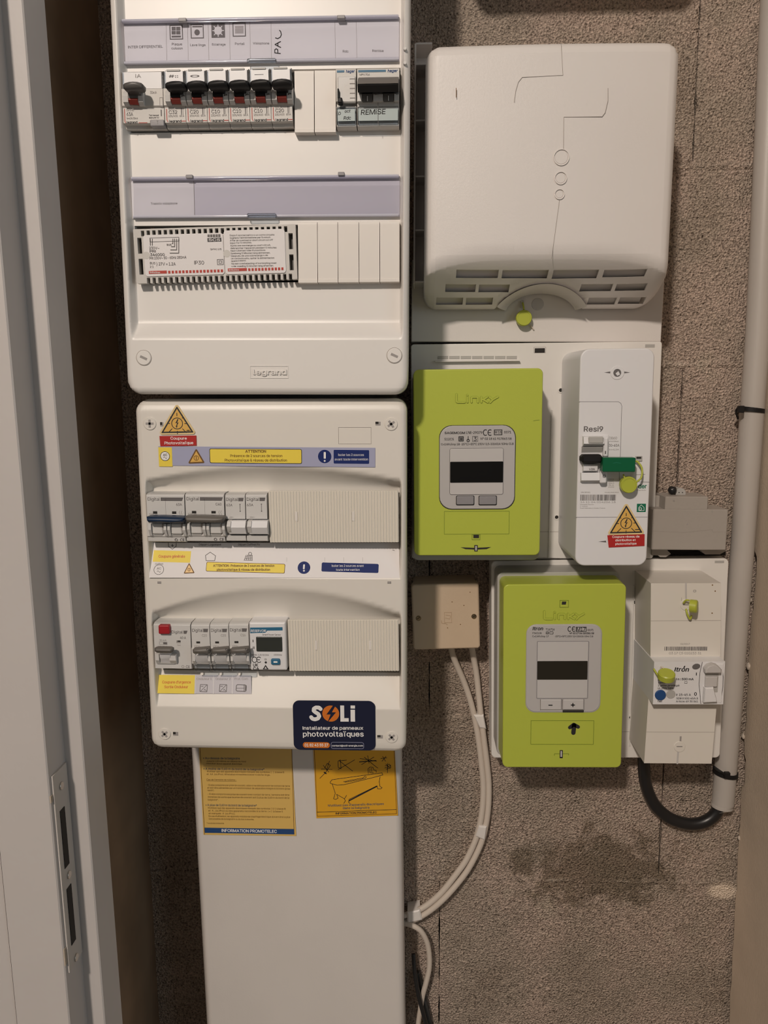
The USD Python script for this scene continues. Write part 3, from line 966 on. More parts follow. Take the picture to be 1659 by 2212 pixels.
T.line('print_grey', [(.93, .70), (.93, .80)], .0008, zz)
T.text('print_light', 'iA', .34, .13, .48, .06, z + .0023)
T.done()

# blank plates
def blank(u0, u1, v0, v1, lb, n0, grp, slope=-.004):
    T = Thing('blank_plate', lb, 'blanking plate', [(u0, v0), (u1, v0 + slope * 46), (u1 + 1, v1 + slope * 46), (u0 + 1, v1)], UD0, .1665, None, grp)
    z = .1665 - UD0
    T.prof('plate', 0, 1, [(0, z - .002), (.01, z - .0003), (.06, z), (.94, z), (.95, z + .0006), (.995, z + .0006), (1, z - .002)], 'blank_white', inset=.00012)
    T.box('rib', (.42, .4, .58, .6), z - .03, z - .0006, 'blank_white')


blank(635.5, 678, 151.5, 287, 'blank white plate right beside the last black handled breaker', 0, None)
blank(679, 725, 150.5, 286.5, 'blank white plate just left of the small pale blue labelled relay', 0, None)
for i, lb in enumerate(('blank white plate touching the grey transformer module', 'second blank white plate from the grey transformer module', 'third of five blank white plates right of the transformer module',
                        'fourth of five blank white plates right of the transformer module', 'fifth blank white plate, against the right rail of the upper board')):
    xs = [643, 685.5, 729.5, 775, 820, 863]
    blank(xs[i] + .2, xs[i + 1] - .2, 479 - i * .4, 611.5 - i * .5, lb, 0, None)

# pale relay and two-pole breaker with handwritten holders
T = Thing('relay_module', 'one-module relay with a handwritten pale blue label and black lever', 'relay', [(725.5, 148), (769.5, 146.5), (770, 276), (727, 277)], UD0, .168, None)
z = ZD
T.prof('body', 0, 1, [(0, z - .003), (.015, z), (.55, z), (.57, z - .003), (.62, z - .003), (.64, z), (.97, z - .0005), (1, z - .003)], 'device_grey')
T.box('face_plate', (.08, .13, .98, .57), z, z + .004, 'device_pale', .0008)
T.box('lever', (.06, .33, .14, .50), z + .002, z + .0075, 'handle_black', .0006)
T.rbox('lever_knob', (.06, .48, .30, .575), .001, z + .002, z + .0085, 'handle_black', .001)
w = T.box('label_holder', (.03, .655, .98, .965), z, z + .0022, 'clear_tab', .0006)
T.box('label_card', (.07, .70, .94, .90), z + .0015, z + .0024, 'paper_teal', .0001, under=w)
zz = z + .0025
T.text('ink_black', 'D', .10, .795, .22, .05, zz, slant=.2)
T.text('ink_black', 'oct', .42, .76, .70, .05, zz, slant=.2, Y1=.755)
T.text('ink_black', 'Rdc', .36, .875, .72, .055, zz, slant=.2)
T.rect('print_teal', .06, .035, .42, .07, z + .0001)
T.text('print_blue', 'hager', .50, .075, .92, .045, z + .0001, True, slant=.15)
for k in range(5):
    T.rect('print_light', .68, .17 + .08 * k, .94, .185 + .08 * k, z + .0041)
T.done()

T = Thing('two_pole_breaker', 'two-pole breaker with a wide black bar handle and the handwritten label REMISE', 'circuit breaker', [(771, 147), (862.5, 146), (863, 275), (772, 276)], UD0, .168, None)
z = ZD
T.prof('body', 0, 1, [(0, z - .003), (.015, z), (.38, z + .0005), (.40, z + .003), (.58, z + .003), (.60, z + .001), (.97, z - .0005), (1, z - .003)], 'device_grey')
T.prof('handle', .0, .985, [(.16, z + .005), (.19, z + .014), (.26, z + .018), (.285, z + .0185), (.405, z + .0145), (.41, z + .004)], 'handle_black', inset=.0003)
T.prof('handle_band', .002, .983, [(.155, z + .004), (.17, z + .0135), (.262, z + .0188), (.264, z + .004)], 'handle_taupe', inset=.0003)
for a in (.125, .625):
    tg = T.prof('toggle', a, a + .235, [(.42, z + .004), (.43, z + .0065), (.56, z + .0058), (.59, z + .003)], 'handle_grey')
    T.line('print_white', [(a + .117, .47), (a + .117, .545)], .0006, z + .0066, under=tg)
for a in (.0, .375, .87):
    T.prof('shoulder', a + .005, a + (.115 if a != .375 else .24), [(.41, z + .002), (.44, z + .006), (.55, z + .006), (.60, z + .001)], 'device_pale')
w = T.box('label_holder', (.015, .655, .985, .965), z, z + .0022, 'clear_tab', .0006)
for a in (.03, .505):
    T.box('label_card', (a, .70, a + .465, .90), z + .0015, z + .0024, 'paper_teal', .0001, under=w)
zz = z + .0025
T.text('ink_black', 'REMiSE', .09, .80, .67, .085, zz, slant=.12, Y1=.79)
T.rect('print_teal', .03, .035, .68, .07, z + .0002)
T.text('print_blue', 'hager', .72, .075, .95, .045, z + .0002, True, slant=.15)
T.text('print_light', 'MFN 716', .06, .125, .30, .03, z + .0003)
T.text('print_grey', 'pn', .43, .445, .50, .03, z + .0062, True)
T.text('print_grey', 'pn', .93, .445, .99, .03, z + .0062, True)
T.line('print_grey', [(.5, .60), (.5, .99)], .0003, z + .0024)
T.done()

# transformer module
T = Thing('transformer_module', 'grey vented door-entry transformer module with two white printed labels', 'transformer', [(95, 345), (1005, 327), (1018, 632), (118, 652)], UD0, .1685, 'D')
z = .1685 - UD0
x0, y0, x1, y1 = -T.w / 2, -T.h / 2, T.w / 2, T.h / 2
hol = []
for i in range(26):
    f = (52 + i * 32.1) / 910 - .5
    for yy in (y1 - .0042, y0 + .0017):
        hol.append((f * T.w - .0013 if yy > 0 else f * T.w + .0012, yy - .0017, 0, yy + .0028))
hol = [(a, b, a + .0027, d) for a, b, c, d in hol]
for fx in (.022, .955):
    for fy in (.16, .545):
        hol.append(((fx - .5) * T.w, (.5 - fy - .29) * T.h, (fx - .5 + .026) * T.w, (.5 - fy) * T.h))
# two rows of vents and four slots cut right through the face
P = Polygon(rr_ring(x0, y0, x1, y1, .0008)).difference(unary_union([sbox(*h) for h in hol]))
T.part('housing', prism(P, z - .006, z), 'device_grey', 20)
T.part('base', bx(x0 + .0004, y0 + .0004, x1 - .0004, y1 - .0004, 0, z - .0065, .0005), 'handle_grey')
for R in ((158, 376, 605, 610), (608, 352, 950, 600)):
    T.rbox('label_plate', R, .0025, z, z + .0008, 'paper_white', .0003)
T.disc('device_grey', 172, 497, .003, z + .0008)
T.disc('device_grey', 622, 487, .003, z + .0008)
z += .0009
tx = lambda *a, **k: T.text('print_grey', *a, **k)
tx('230V~', 188, 463, 244, 15, z)
tx('PRI', 190, 480, 224, 13, z, True)
T.text('print_black', '346000', 193, 500, 274, 15, z)
tx('PRI 230V~ 50 - 60Hz 280mA', 190, 520, 396, 15, z, Y1=514)
tx('BUS', 192, 546, 222, 12, z)
tx('2 1', 192, 566, 212, 12, z)
tx('} 27V = 1.2A', 228, 553, 336, 17, z)
tx('IP30', 440, 547, 495, 20, z)
tx('BUS', 286, 442, 312, 9, z, True)
tx('(prim) 1/5', 530, 466, 592, 9, z)
T.frame('print_grey', 568, 518, 603, 550, .0004, z)
T.frame('print_grey', 577, 526, 594, 542, .0004, z)
T.rect('print_black', 514, 399, 591, 420, z)
T.text('paper_white', 'SCS', 520, 417, 585, 14, z + .0002, True)
for k in range(5):
    T.rect('print_grey', 514 + 15 * k, 380 - k * .4, 526 + 15 * k, 394, z)
T.frame('print_grey', 190, 396, 355, 420, .0003, z)
for k, X in enumerate((320, 330, 341, 353)):
    T.line('print_grey', [(X, 405), (X, 430 + 18 * k), (316 - 4 * k, 430 + 18 * k)], .0006, z)
for X in (194, 205):
    T.line('print_grey', [(X, 405), (X, 440)], .0006, z)
for (a, b, y, n, xe) in ((186, 286, 592, 16, 606), (628, 734, 578, 11, 944)):
    T.rect('print_red', a, y - 9, b, y + 7, z)
    st = (xe - b - 6) / n
    for k in range(n):
        T.rect('print_red', b + 8 + k * st, y - 9 - k * .5, b + 8 + k * st + st * .62, y + 6 - k * .5, z)
    T.text('paper_white', 'bticino', a + 6, y + 4, a + 62, 9, z + .0002, True)
for k, (t, xe) in enumerate((('Dopo il sovraccarico o un corto circuito', 888), ('togliere l\'alimentazione per 5 minuti.', 868), ('After an overload or short circuit cut off', 880), ('input for 5 minutes.', 762),
                             ('Apres une surcharge ou court-circuit,', 868), ('debrancher l\'appareil pendant 5 minutes', 900), ('Nach Uberlast oder Kurzschluss', 838), ('Speisung 5 Minuten lang abtrennen.', 865),
                             ('Despues de una sobrecarga o de', 852), ('un cortocircuito, quitar la alimentacion', 888), ('durante 5 minutos.', 730), ('Na een overbelasting of kortsluiting moet', 900), ('u de voeding 5 minuten lang afzetten.', 884))):
    T.text('print_grey', t, 638 + k * .9, 389 + k * 14.4, xe, 9, z, Y1=385 + k * 14.4)
T.done()


# ================================================================ lower distribution board
T = Thing('distribution_board', 'lower cream distribution board with curved recesses and yellow warning stickers', 'distribution board', [(297, 862), (876, 860), (877, 1632), (335, 1620)], .068, .160)
LOW = T
T.w += .001
zf, zp = .092, .079
X0, X1, Y0, Y1 = -T.w / 2 - .0032, T.w / 2, -T.h / 2, T.h / 2
yl = lambda v, z=zf: T.q(600, v, z)[1]
rl, rr_ = X0 + .0086, X1 - .0062


def arc(x, v_mid, v_side):
    """the scooped upper edge of a recess"""
    t = np.clip(2 * (x - rl) / (rr_ - rl) - 1, -1, 1)
    return yl(v_mid) + (yl(v_side) - yl(v_mid)) * t * t


def H_low(x, y):
    z = np.full_like(x, zf) - .006 * np.clip(1 - (Y1 - y) / .011, 0, 1) ** 2 - .004 * np.clip(1 - (y - Y0) / .010, 0, 1) ** 2
    side = smooth01((x - rl + .002) / .002) * smooth01((rr_ + .002 - x) / .002)
    # first recess: scoop, row, sloping strip below
    for vm, vs, vt, vb, ve in ((1008, 1040, 1052, 1176, 1250), (1272, 1326, 1336, 1452, 1530)):
        a = arc(x, vm, vs)
        down = np.clip((a - y) / np.maximum(a - yl(vt, zp), 1e-4), 0, 1)
        ramp = np.clip((y - yl(ve)) / (yl(vb, zp) - yl(ve)), 0, 1)
        cut = np.minimum(1 - (1 - down) ** 1.6, ramp)
        cut = np.where((y < a) & (y > yl(ve)), cut, 0)
        z = z - (zf - zp) * cut * side
    return z


ha = T.r(325, 1063, 862, 1174, zp)
hb = T.r(338, 1346, 862, 1450, zp)
ha = (rl + .0004, ha[1], rr_ - .0002, ha[3])
hb = (rl + .0022, hb[1], rr_ - .0002, hb[3])
ex = [rl - .002 + .002 * t for t in (0, .25, .5, .75, 1)] + [rr_ + .002 * t for t in (0, .25, .5, .75, 1)]
ey = [yl(v) for v in (1250, 1251, 1249, 1530, 1528, 1532)]
T.part('cover', shell(X0, Y0, X1, Y1, .011, H_low, .0, .0055, (ha, hb), .0028, ex, ey), 'cream_cover', 40)
for R in ((330, 1115, 862, 1135), (342, 1390, 862, 1410)):
    a_ = T.r(*R, .04)
    T.part('mounting_rail', bx(X0 + .006, a_[1], X1 - .006, a_[3], .028, .048), 'metal_screw')
T.part('back_box', bx(X0 + .006, Y0 + .008, X1 - .006, Y1 - .01, 0, .028), 'board_white')
T_SCREW = 'cream_cover'
for X, Y, a in ((324, 915, 0), (845, 916, 35), (356, 1585, 40), (846, 1592, 40)):
    screw_cross(T, X, Y, zf - (.0 if X > 330 else .0), .0056, ang=a)
for R in ((346, 912, 353, 921), (811, 911, 822, 919), (374, 1581, 385, 1589), (815, 1588, 827, 1595)):
    T.rect('print_light', *R, zf, th=.0002)
    T.rect('slot_dark', R[0], R[1], (R[0] * 2 + R[2]) / 3 + (2 if R[0] < 700 else 3), R[3] - 3, zf, th=.00025)
T.frame('groove_dirt', 731, 923, 802, 959, .00025, zf, th=.0002)
for X in (344, 841):
    T.box('clip_hole', (X - 4, 1256, X + 4, 1261), zf - .002, zf + .0003, 'print_light', .0001)
T.done()

LD0 = .096                                        # back of the modules, on the rail
ZD = .164 - LD0


def digital_text(T, X0_, X1_, y, h, bar, z):
    T.text('print_grey', 'Digital', X0_, y, X1_, h, z)
    T.poly('print_grey', [(X1_ + .02, y - h), (bar, y - h), (bar - .035, y + .005), (X1_ + .02, y + .005)], z)


BODY = lambda z: [(0, z - .004), (.03, z - .0006), (.05, z), (.48, z), (.50, z + .002), (.86, z + .002), (.885, z + .0006), (.97, z), (1, z - .004)]


def isolator(name, lb, u0, v0, u1, v1, vb0, vb1, hmat, amp):
    T = Thing(name, lb, 'isolating switch', [(u0, v0), (u1, v1), (u1 + 1.5, vb1), (u0 + 2.5, vb0)], LD0, .164, None)
    z = ZD
    T.prof('body', 0, 1, BODY(z), 'device_pale', inset=.0002)
    for cx in (.25, .75):
        T.box('toggle_slot', (cx - .16, .64, cx + .16, .85), z - .002, z + .0026, 'base_grey', .0003)
        T.box('toggle', (cx - .135, .60, cx + .16, .83), z, z + .0045, 'device_pale', .001)
        for a in (cx - .235, cx + .17):
            T.prof('shoulder', a, a + .075, [(.58, z + .002), (.62, z + .0062), (.74, z + .0068), (.86, z + .0035), (.88, z)], 'device_pale')
        T.rect('slot_dark', cx - .115 + .03, .36, cx - .005 + .03, .41, z)
    p = [T.q(fx, fy, z + .0145) for fx, fy in ((-.03, .48), (.35, .475), (.65, .485), (.95, .49), (.955, .53), (.93, .60), (.65, .605), (.35, .605), (.02, .60), (-.02, .56))]
    T.part('handle', hullpr(p, z + .002, z + .0145, .002), hmat, 45)
    digital_text(T, .04, .36, .145, .065, .97, z)
    T.text('print_grey', amp, .78, .245, .93, .05, z)
    T.line('print_light', [(.5, .12), (.5, .44)], .0002, z)
    T.text('print_light', 'AC 230V 50Hz', .06, .43, .28, .03, z)
    for x in (.87, .92):
        T.line('print_light', [(x, .35), (x - .02, .39), (x, .41), (x, .47)], .0003, z)
    T.disc('print_grey', .75, .935, .0013, z + .0008, .0009)
    T.text('print_grey', 'CE', .86, .965, .97, .06, z + .0008)
    T.done()


isolator('isolating_switch', 'two-pole switch with a dark blue bar handle at the left of its row', 316.5, 1066.5, 399, 1065.5, 1173, 1171.5, 'handle_blue', '63A')
isolator('isolating_switch', 'two-pole switch with a taupe bar handle beside the blue handled switch', 400, 1066, 484.5, 1065, 1171.5, 1171, 'handle_taupe', 'C40')


def one_pole(lb, u0, u1, v, vb):
    T = Thing('isolating_switch', lb, 'isolating switch', [(u0, v), (u1, v), (u1 + 3, vb), (u0 + 3, vb)], LD0, .164, None)
    z = ZD
    T.prof('body', 0, 1, [(0, z - .004), (.03, z - .0006), (.05, z), (.52, z), (.53, z - .004), (.85, z - .004), (.865, z + .0006), (.97, z), (1, z - .004)], 'device_pale', inset=.0002)
    T.prof('lever', .10, .97, [(.54, z - .002), (.56, z + .004), (.70, z + .0075), (.83, z + .004), (.85, z - .002)], 'device_white')
    T.prof('lever_side', .02, .22, [(.53, z - .001), (.57, z + .0055), (.68, z + .0085), (.80, z + .005), (.84, z - .001)], 'device_pale')
    digital_text(T, .06, .64, .145, .065, .93, z)
    T.text('print_grey', '63A', .06, .255, .36, .05, z)
    T.line('print_grey', [(.74, .23), (.74, .35)], .0004, z)
    T.disc('print_grey', .74, .215, .0005, z)
    T.disc('print_grey', .74, .36, .0005, z)
    T.text('print_light', '230V~', .18, .50, .42, .03, z)
    T.done()


one_pole('first of two one-pole white lever switches marked 63A', 486, 529, 1067, 1170.5)
one_pole('second one-pole white lever switch marked 63A, touching the ribbed blank', 530, 576, 1066.5, 1171)


def ribbed(lb, corners, mids):
    T = Thing('ribbed_blank', lb, 'blanking plate', corners, LD0, .1625, None)
    z = .1625 - LD0
    T.part('strip', bx(-T.w / 2, -T.h / 2, T.w / 2, T.h / 2, z - .004, z - .0006, .0003), 'ribbed_cream')
    n = int(round(T.w / .00255))
    ribs = []
    for k in range(n):
        x = -T.w / 2 + (k + .5) * T.w / n
        ribs.append(bx(x - .00078, -T.h / 2, x + .00078, T.h / 2, z - .0008, z, .0004))
    T.part('ribs', cat(ribs), 'ribbed_cream', 30, kind='stuff')
    T.box('clip', (.4, .45, .6, .55), z - .03, z - .0035, 'ribbed_cream')
    for f in mids:
        T.box('mark', (f - .008, .40, f + .012, .58), z - .0002, z + .0002, 'blank_white', .0001)
    T.done()


ribbed('ribbed cream blank strip beside the 63A lever switches, upper of two', [(579, 1061), (861, 1060), (861, 1171.5), (583, 1172.5)], (.21, .65))
ribbed('ribbed cream blank strip beside the little blue meter, lower of two', [(622, 1341), (861, 1338), (862, 1449), (624, 1451)], (.25, .74))

# second row
T = Thing('differential_switch', 'two-module 40A switch with a red test button at the left of the lower row', 'differential switch', [(331, 1345.5), (411.5, 1347), (414, 1447), (335, 1447)], LD0, .164, None)
z = ZD
T.prof('body', 0, 1, [(0, z - .004), (.03, z - .0006), (.05, z), (.97, z), (1, z - .004)], 'device_pale', inset=.0002)
T.rbox('test_button', (.13, .05, .43, .24), .0012, z - .001, z + .004, 'button_red', .0012)
digital_text(T, .49, .79, .215, .06, .92, z)
T.text('print_grey', '40 A', .71, .33, .87, .05, z)
T.text('print_light', '30 mA', .15, .385, .34, .04, z)
T.frame('print_light', .14, .40, .36, .46, .0003, z)
T.rect('print_grey', .25, .41, .35, .45, z)
T.text('print_light', 'IDn 30mA', .15, .51, .36, .025, z)
T.rect('print_light', .61, .365, .72, .42, z, th=.0002)
T.rect('slot_dark', .64, .365, .72, .395, z, th=.00025)
T.text('print_light', 'Test', .62, .48, .72, .03, z)
T.box('toggle_slot', (.06, .60, .56, .87), z - .002, z + .0014, 'base_grey', .0004)
T.prof('toggle', .13, .42, [(.62, z), (.66, z + .0065), (.75, z + .005), (.76, z + .003), (.85, z + .001)], 'device_white')
T.prof('shoulder', .40, .575, [(.64, z), (.67, z + .005), (.80, z + .005), (.86, z + .001)], 'device_pale')
T.prof('shoulder', .02, .12, [(.64, z), (.67, z + .004), (.80, z + .004), (.86, z + .001)], 'device_pale')
p = [T.q(fx, fy, z + .0145) for fx, fy in ((-.02, .56), (.05, .54), (.42, .54), (.48, .565), (.48, .63), (.42, .66), (.05, .66), (-.02, .63))]
T.part('handle', hullpr(p, z + .0085, z + .0135, .002), 'handle_taupe', 45)
T.disc('print_light', .76, .925, .0013, z, .0009)
T.text('print_grey', 'CE', .84, .955, .95, .055, z)
T.done()


def mini(rating, lb, u0, u1, v0):
    T = Thing('circuit_breaker', lb, 'circuit breaker', [(u0, v0), (u1, v0), (u1 + 2.5, 1448), (u0 + 2.5, 1448.5)], LD0, .164, None)
    z = ZD
    T.prof('body', 0, 1, [(0, z - .004), (.03, z - .0006), (.05, z), (.50, z), (.52, z + .002), (.84, z + .002), (.86, z - .002), (1, z - .005)], 'device_pale', inset=.0002)
    digital_text(T, .06, .64, .175, .065, .92, z)
    T.text('print_light', rating, .58, .275, .84, .05, z)
    T.rect('slot_dark', .26, .38, .46, .42, z)
    T.text('print_light', '230V', .14, .50, .44, .035, z)
    T.box('toggle_slot', (.06, .64, .94, .84), z, z + .0026, 'base_grey', .0003)
    T.prof('toggle', .12, .82, [(.64, z + .002), (.69, z + .008), (.82, z + .004), (.85, z)], 'device_white')
    for a in (.02, .84):
        T.prof('shoulder', a, a + .14, [(.60, z + .002), (.66, z + .006), (.80, z + .006), (.87, z + .001)], 'device_pale')
    w = T.box('label_holder', (.10, .865, .97, 1.01), z - .001, z + .0022, 'clear_tab', .0008)
    p = [T.q(fx, fy, z + .0145) for fx, fy in ((.0, .575), (.06, .55), (.70, .545), (.80, .525), (.93, .515), (.95, .60), (.93, .65), (.1, .66), (.02, .64))]
    T.part('handle', hullpr(p, z + .0085, z + .0145, .002), 'handle_taupe', 45)
    T.disc('print_grey', .84, .545, .0012, z + .0146, .0007)
    T.done()


mini('C20', 'taupe handled C20 breaker touching the red button switch', 413, 453, 1347)
mini('C20', 'taupe handled C20 breaker, middle of three in the lower row', 453.6, 494, 1347)
mini('C16', 'taupe handled C16 breaker touching the little blue meter', 494.6, 537, 1346)

T = Thing('energy_meter', 'small white smart energy meter with grey screen and blue button', 'energy meter', [(537.5, 1344), (617.5, 1344.5), (620, 1448), (540, 1449)], LD0, .166, None)
z = .166 - LD0
T.part('case', rbox(-T.w / 2 + .0002, -T.h / 2, T.w / 2 - .0002, T.h / 2, .0012, 0, z, .002), 'device_white', 40)
T.poly('print_teal', [(.035, .11), (.91, .10), (.91, .165), (.50, .17), (.44, .215), (.035, .225)], z)
T.text('paper_white', 'RESERVOIR', .05, .20, .46, .05, z + .00013, True, slant=.15)
T.text('print_grey', 'Smart Power Sensor', .36, .272, .86, .035, z)
T.rbox('screen', (.19, .295, .89, .60), .001, z - .001, z + .0008, 'screen_grey', .0005)
for t, y in (('I', .41), ('II', .55)):
    T.text('print_grey', t, .09, y, .12 if t == 'I' else .14, .05, z)
T.text('print_grey', '230V 50Hz', .04, .69, .20, .03, z)
T.text('print_grey', '0.25-5(100)A', .23, .69, .52, .03, z)
T.text('print_grey', '1000imp', .65, .685, .87, .03, z)
for X, r in ((.125, 0), (.245, 1)):
    x, y = T.q(X, .775, z)
    a0 = np.radians(np.linspace(40, 320, 16) if not r else np.linspace(45, 315, 16))
    arcp = LineString([(x + .0021 * math.cos(a), y + .0026 * math.sin(a)) for a in a0]).buffer(.0003)
    if r:
        arcp = arcp.union(LineString([(x - .0019, y), (x + .0006, y)]).buffer(.0003))
    T.ink('print_black', prism(arcp, z, z + .00012))
T.text('print_black', 'UK', .08, .915, .22, .06, z, True)
T.text('print_black', 'CA', .08, .99, .24, .06, z, True)
T.poly('print_black', [(.42, .88), (.50, .975), (.34, .975)], z)
T.poly('device_white', [(.42, .915), (.455, .96), (.385, .96)], z + .00013)
T.disc('print_black', .43, .83, .0010, z)
T.frame('print_grey', .40, .75, .45, .785, .0003, z)
bt = T.rbox('button', (.58, .745, .82, .865), .0012, z - .001, z + .0022, 'print_teal', .0008)
T.rect('print_white', .65, .785, .76, .82, z + .0023, .0006, under=bt)
T.done()

# ---------------- stickers of the lower board
ZS = .1602


def warn_triangle(T, ax, ay, lx, ly, rx, ry, z, detail=True, edge_m='print_black', fill='sticker_amber', rim='sticker_tan'):
    """amber triangle, dark border, sun with a lightning bolt; corners in the units of T.c"""
    A, L, R = (np.array(T.q(*p, z)) for p in ((ax, ay), (lx, ly), (rx, ry)))
    g = Polygon([A, L, R])
    s_ = np.linalg.norm(R - L)
    outer = g.buffer(-s_ * .055).buffer(s_ * .055, 6)
    dark = g.buffer(-s_ * .055).buffer(s_ * .012)
    inn = dark.buffer(-s_ * .035)
    pth = T.part('triangle', prism(outer, z - .0002, z), rim if detail else edge_m, False)
    T.ink(edge_m, prism(dark.difference(inn), z, z + .00012), pth)
    T.ink(fill, prism(inn, z, z + .0001), pth)
    c = (A + L + R) / 3 + np.array([0, s_ * .015])
    pr = s_ * .15
    o = unary_union([Point(*c).buffer(pr, 12).difference(Point(*c).buffer(pr - s_ * .018, 12))] + [LineString([c + np.array([math.cos(a), math.sin(a)]) * pr * 1.3, c + np.array([math.cos(a), math.sin(a)]) * pr * q_]).buffer(s_ * .009) for a, q_ in zip(np.radians([0, 45, 90, 135, 180, 225, 270, 315]), (1.7, 1.55, 1.75, 1.55, 1.7, 2.15, 1.75, 2.15))])
    bolt = np.array([(.12, 1.0), (-.38, .05), (-.02, .12), (-.22, -.55), (-.38, -.5), (-.12, -1.0), (.08, -.42), (-.08, -.48), (.35, .22), (.0, .15), (.3, .9)]) * pr * .78 + c
    o = o.union(Polygon(bolt).buffer(0)) if detail else Point(*c).buffer(pr, 10).difference(Point(*c).buffer(pr - s_ * .03, 10)).union(LineString([c + (0, pr * .6), c - (0, pr * .6)]).buffer(s_ * .02))
    T.ink(edge_m, prism(o.buffer(0), z + .0001, z + .0002), pth)


d1 = ZS
T = Thing('warning_sticker', 'yellow triangle sticker with red band reading Coupure Photovoltaïque', 'sticker', [(174, 62), (392, 60), (392, 308), (180, 312)], d1, d1 + .0006, 'F')
z = .0006
warn_triangle(T, 277, 56, 168, 243, 394, 239, z)
b = T.part('band', prism(Polygon([tuple(T.q(*p, z)) for p in ((175, 250), (391, 247), (393, 306), (181, 311))]), .0001, z), 'sticker_red', False)
T.text('print_white', 'Coupure', 240, 271, 336, 16, z, True, under=b)
T.text('print_white', 'Photovoltaïque', 205, 299, 374, 16, z, True, Y1=297, under=b)
T.text('print_black', 'adpv', 335, 219, 357, 6, z + .0002, True)
T.done()

T = Thing('warning_strip', 'lilac sticker strip reading ATTENTION with yellow and navy panels', 'sticker', [(170, 315), (1443, 314), (1443, 427), (172, 430)], d1, d1 + .0004, 'F')
z = .0004
b = T.part('strip', bx(-T.w / 2, -T.h / 2, T.w / 2, T.h / 2, 0, z, .0001), 'paper_lilac')
T.rect('sticker_yellow', 171, 316, 250, 429, z)
T.disc('print_white', 208, 368, .0042, z + .00013)
T.disc('print_black', 208, 368, .0042, z + .00025, .0038)
T.text('print_grey', 'AC', 197, 367, 221, 13, z + .00025, True)
T.line('print_grey', [(199, 377), (204, 371), (209, 377), (214, 383), (219, 377)], .0003, z + .00025)
warn_triangle(T, 391, 322, 342, 412, 442, 408, z + .0003, False, 'print_brown')
y = T.part('yellow_panel', prism(Polygon(rr_ring(*T.r(470, 325, 1012, 411, z), .0014)), 0, z + .0002), 'print_black', False)
T.rect('sticker_yellow', 473, 328, 1009, 408, z + .0002, .0012, under=y)
T.text('print_brown', 'ATTENTION', 680, 347, 801, 15, z + .0004, True, under=y)
T.text('print_brown', 'Présence de 2 sources de tension', 592, 373, 897, 15, z + .0004, under=y)
T.text('print_brown', 'Photovoltaïque & réseau de distribution', 559, 399, 924, 15, z + .0004, under=y)
n = T.part('mandatory_sign', cyl(*T.q(1146, 370, z), .0058, 0, z + .0002, 32, .0001), 'sticker_blue')
T.rect('print_white', 1140, 344, 1153, 383, z + .0002, .0006, under=n)
T.disc('print_white', 1146, 396, .0008, z + .0002, under=n)
n = T.part('navy_panel', prism(Polygon(rr_ring(*T.r(1199, 332, 1407, 412, z), .0008)), 0, z + .0002), 'sticker_blue', False)
T.text('print_white', 'Isoler les 2 sources', 1226, 367, 1377, 14, z + .0002, under=n)
T.text('print_white', 'avant toute intervention', 1205, 393, 1401, 14, z + .0002, under=n)
T.done()


class Tilted(Thing):
    """a strip lying on the sloping foot of a recess: z follows the slope"""


def lean_to(T, top_d, bot_d):
    """tips the whole thing about its x axis so that its top lies at depth top_d and its foot at bot_d"""
    T.lean = (top_d, bot_d)
    a = math.atan2(bot_d - top_d, T.h)
    c, s_ = math.cos(a), math.sin(a)
    X = UsdGeom.Xform(stage.GetPrimAtPath(T.path))
    e = T.ex
    m = Gf.Matrix4d(1)
    m.SetRow(0, Gf.Vec4d(e[0], 0, e[1], 0))
    ey = np.array([-e[1] * c, s_, e[0] * c])      # up the strip and back into the wall
    ez = np.cross((e[0], 0, e[1]), ey)
    m.SetRow(1, Gf.Vec4d(*map(float, ey), 0))
    m.SetRow(2, Gf.Vec4d(*map(float, ez), 0))
    m.SetRow(3, Gf.Vec4d(float(T.o[0]), -(top_d + bot_d) / 2, float(T.o[1]), 1))
    X.GetOrderedXformOps()[0].Set(m)


T = Thing('label_strip', 'long white paper strip with yellow box, house and panel symbols below the first module row', 'label strip', [(78, 378), (1579, 380), (1583, 585), (64, 584)], .1545, .1548, 'G')
lean_to(T, .1482, .1608)
z = .0003
P = Polygon([tuple(T.q(*p, z)) for p in ((80, 372), (1579, 372), (1583, 586), (62, 585))])
T.part('paper', prism(P, 0, z), 'paper_white', False)
T.rect('sticker_yellow', 88, 421, 315, 491, z)
T.text('print_orange', 'Coupure générale', 120, 463, 280, 16, z + .0002, True)
T.text('print_grey', 'Coffret', 100, 507, 148, 11, z)
T.disc('print_grey', 122, 536, .0046, z, .0042)
T.text('print_grey', 'AC', 110, 535, 135, 13, z)
T.line('print_grey', [(112, 548), (117, 542), (122, 548), (127, 553), (132, 547)], .0003, z)
warn_triangle(T, 306, 494, 272, 560, 340, 557, z + .0002, False, 'print_brown')
for (R, m_, ed) in (((409, 495, 888, 553), 'sticker_yellow', 'print_brown'), ((1110, 497, 1456, 552), 'sticker_blue', None)):
    T.rect(ed or m_, *R, z, .0012)
    if ed:
        T.rect(m_, R[0] + 3, R[1] + 3, R[2] - 3, R[3] - 3, z + .00013, .0010)
T.text('print_brown', 'ATTENTION : Présence de 2 sources de tension', 452, 519, 823, 14, z + .0003, True)
T.text('print_brown', 'photovoltaïque & réseau de distribution', 474, 543, 797, 14, z + .0003, True)
T.text('print_white', 'Isoler les 2 sources avant', 1172, 519, 1366, 13, z + .0002)
T.text('print_white', 'toute intervention', 1198, 543, 1341, 13, z + .0002)
T.disc('sticker_blue', 1003, 524, .0056, z)
T.rect('print_white', 998, 504, 1008, 534, z + .0002, .0005)
T.disc('print_white', 1003, 543, .0008, z + .0002)
T.line('print_grey', [(405, 450), (434, 430), (466, 452), (461, 482), (409, 482), (405, 450)], .0005, z)
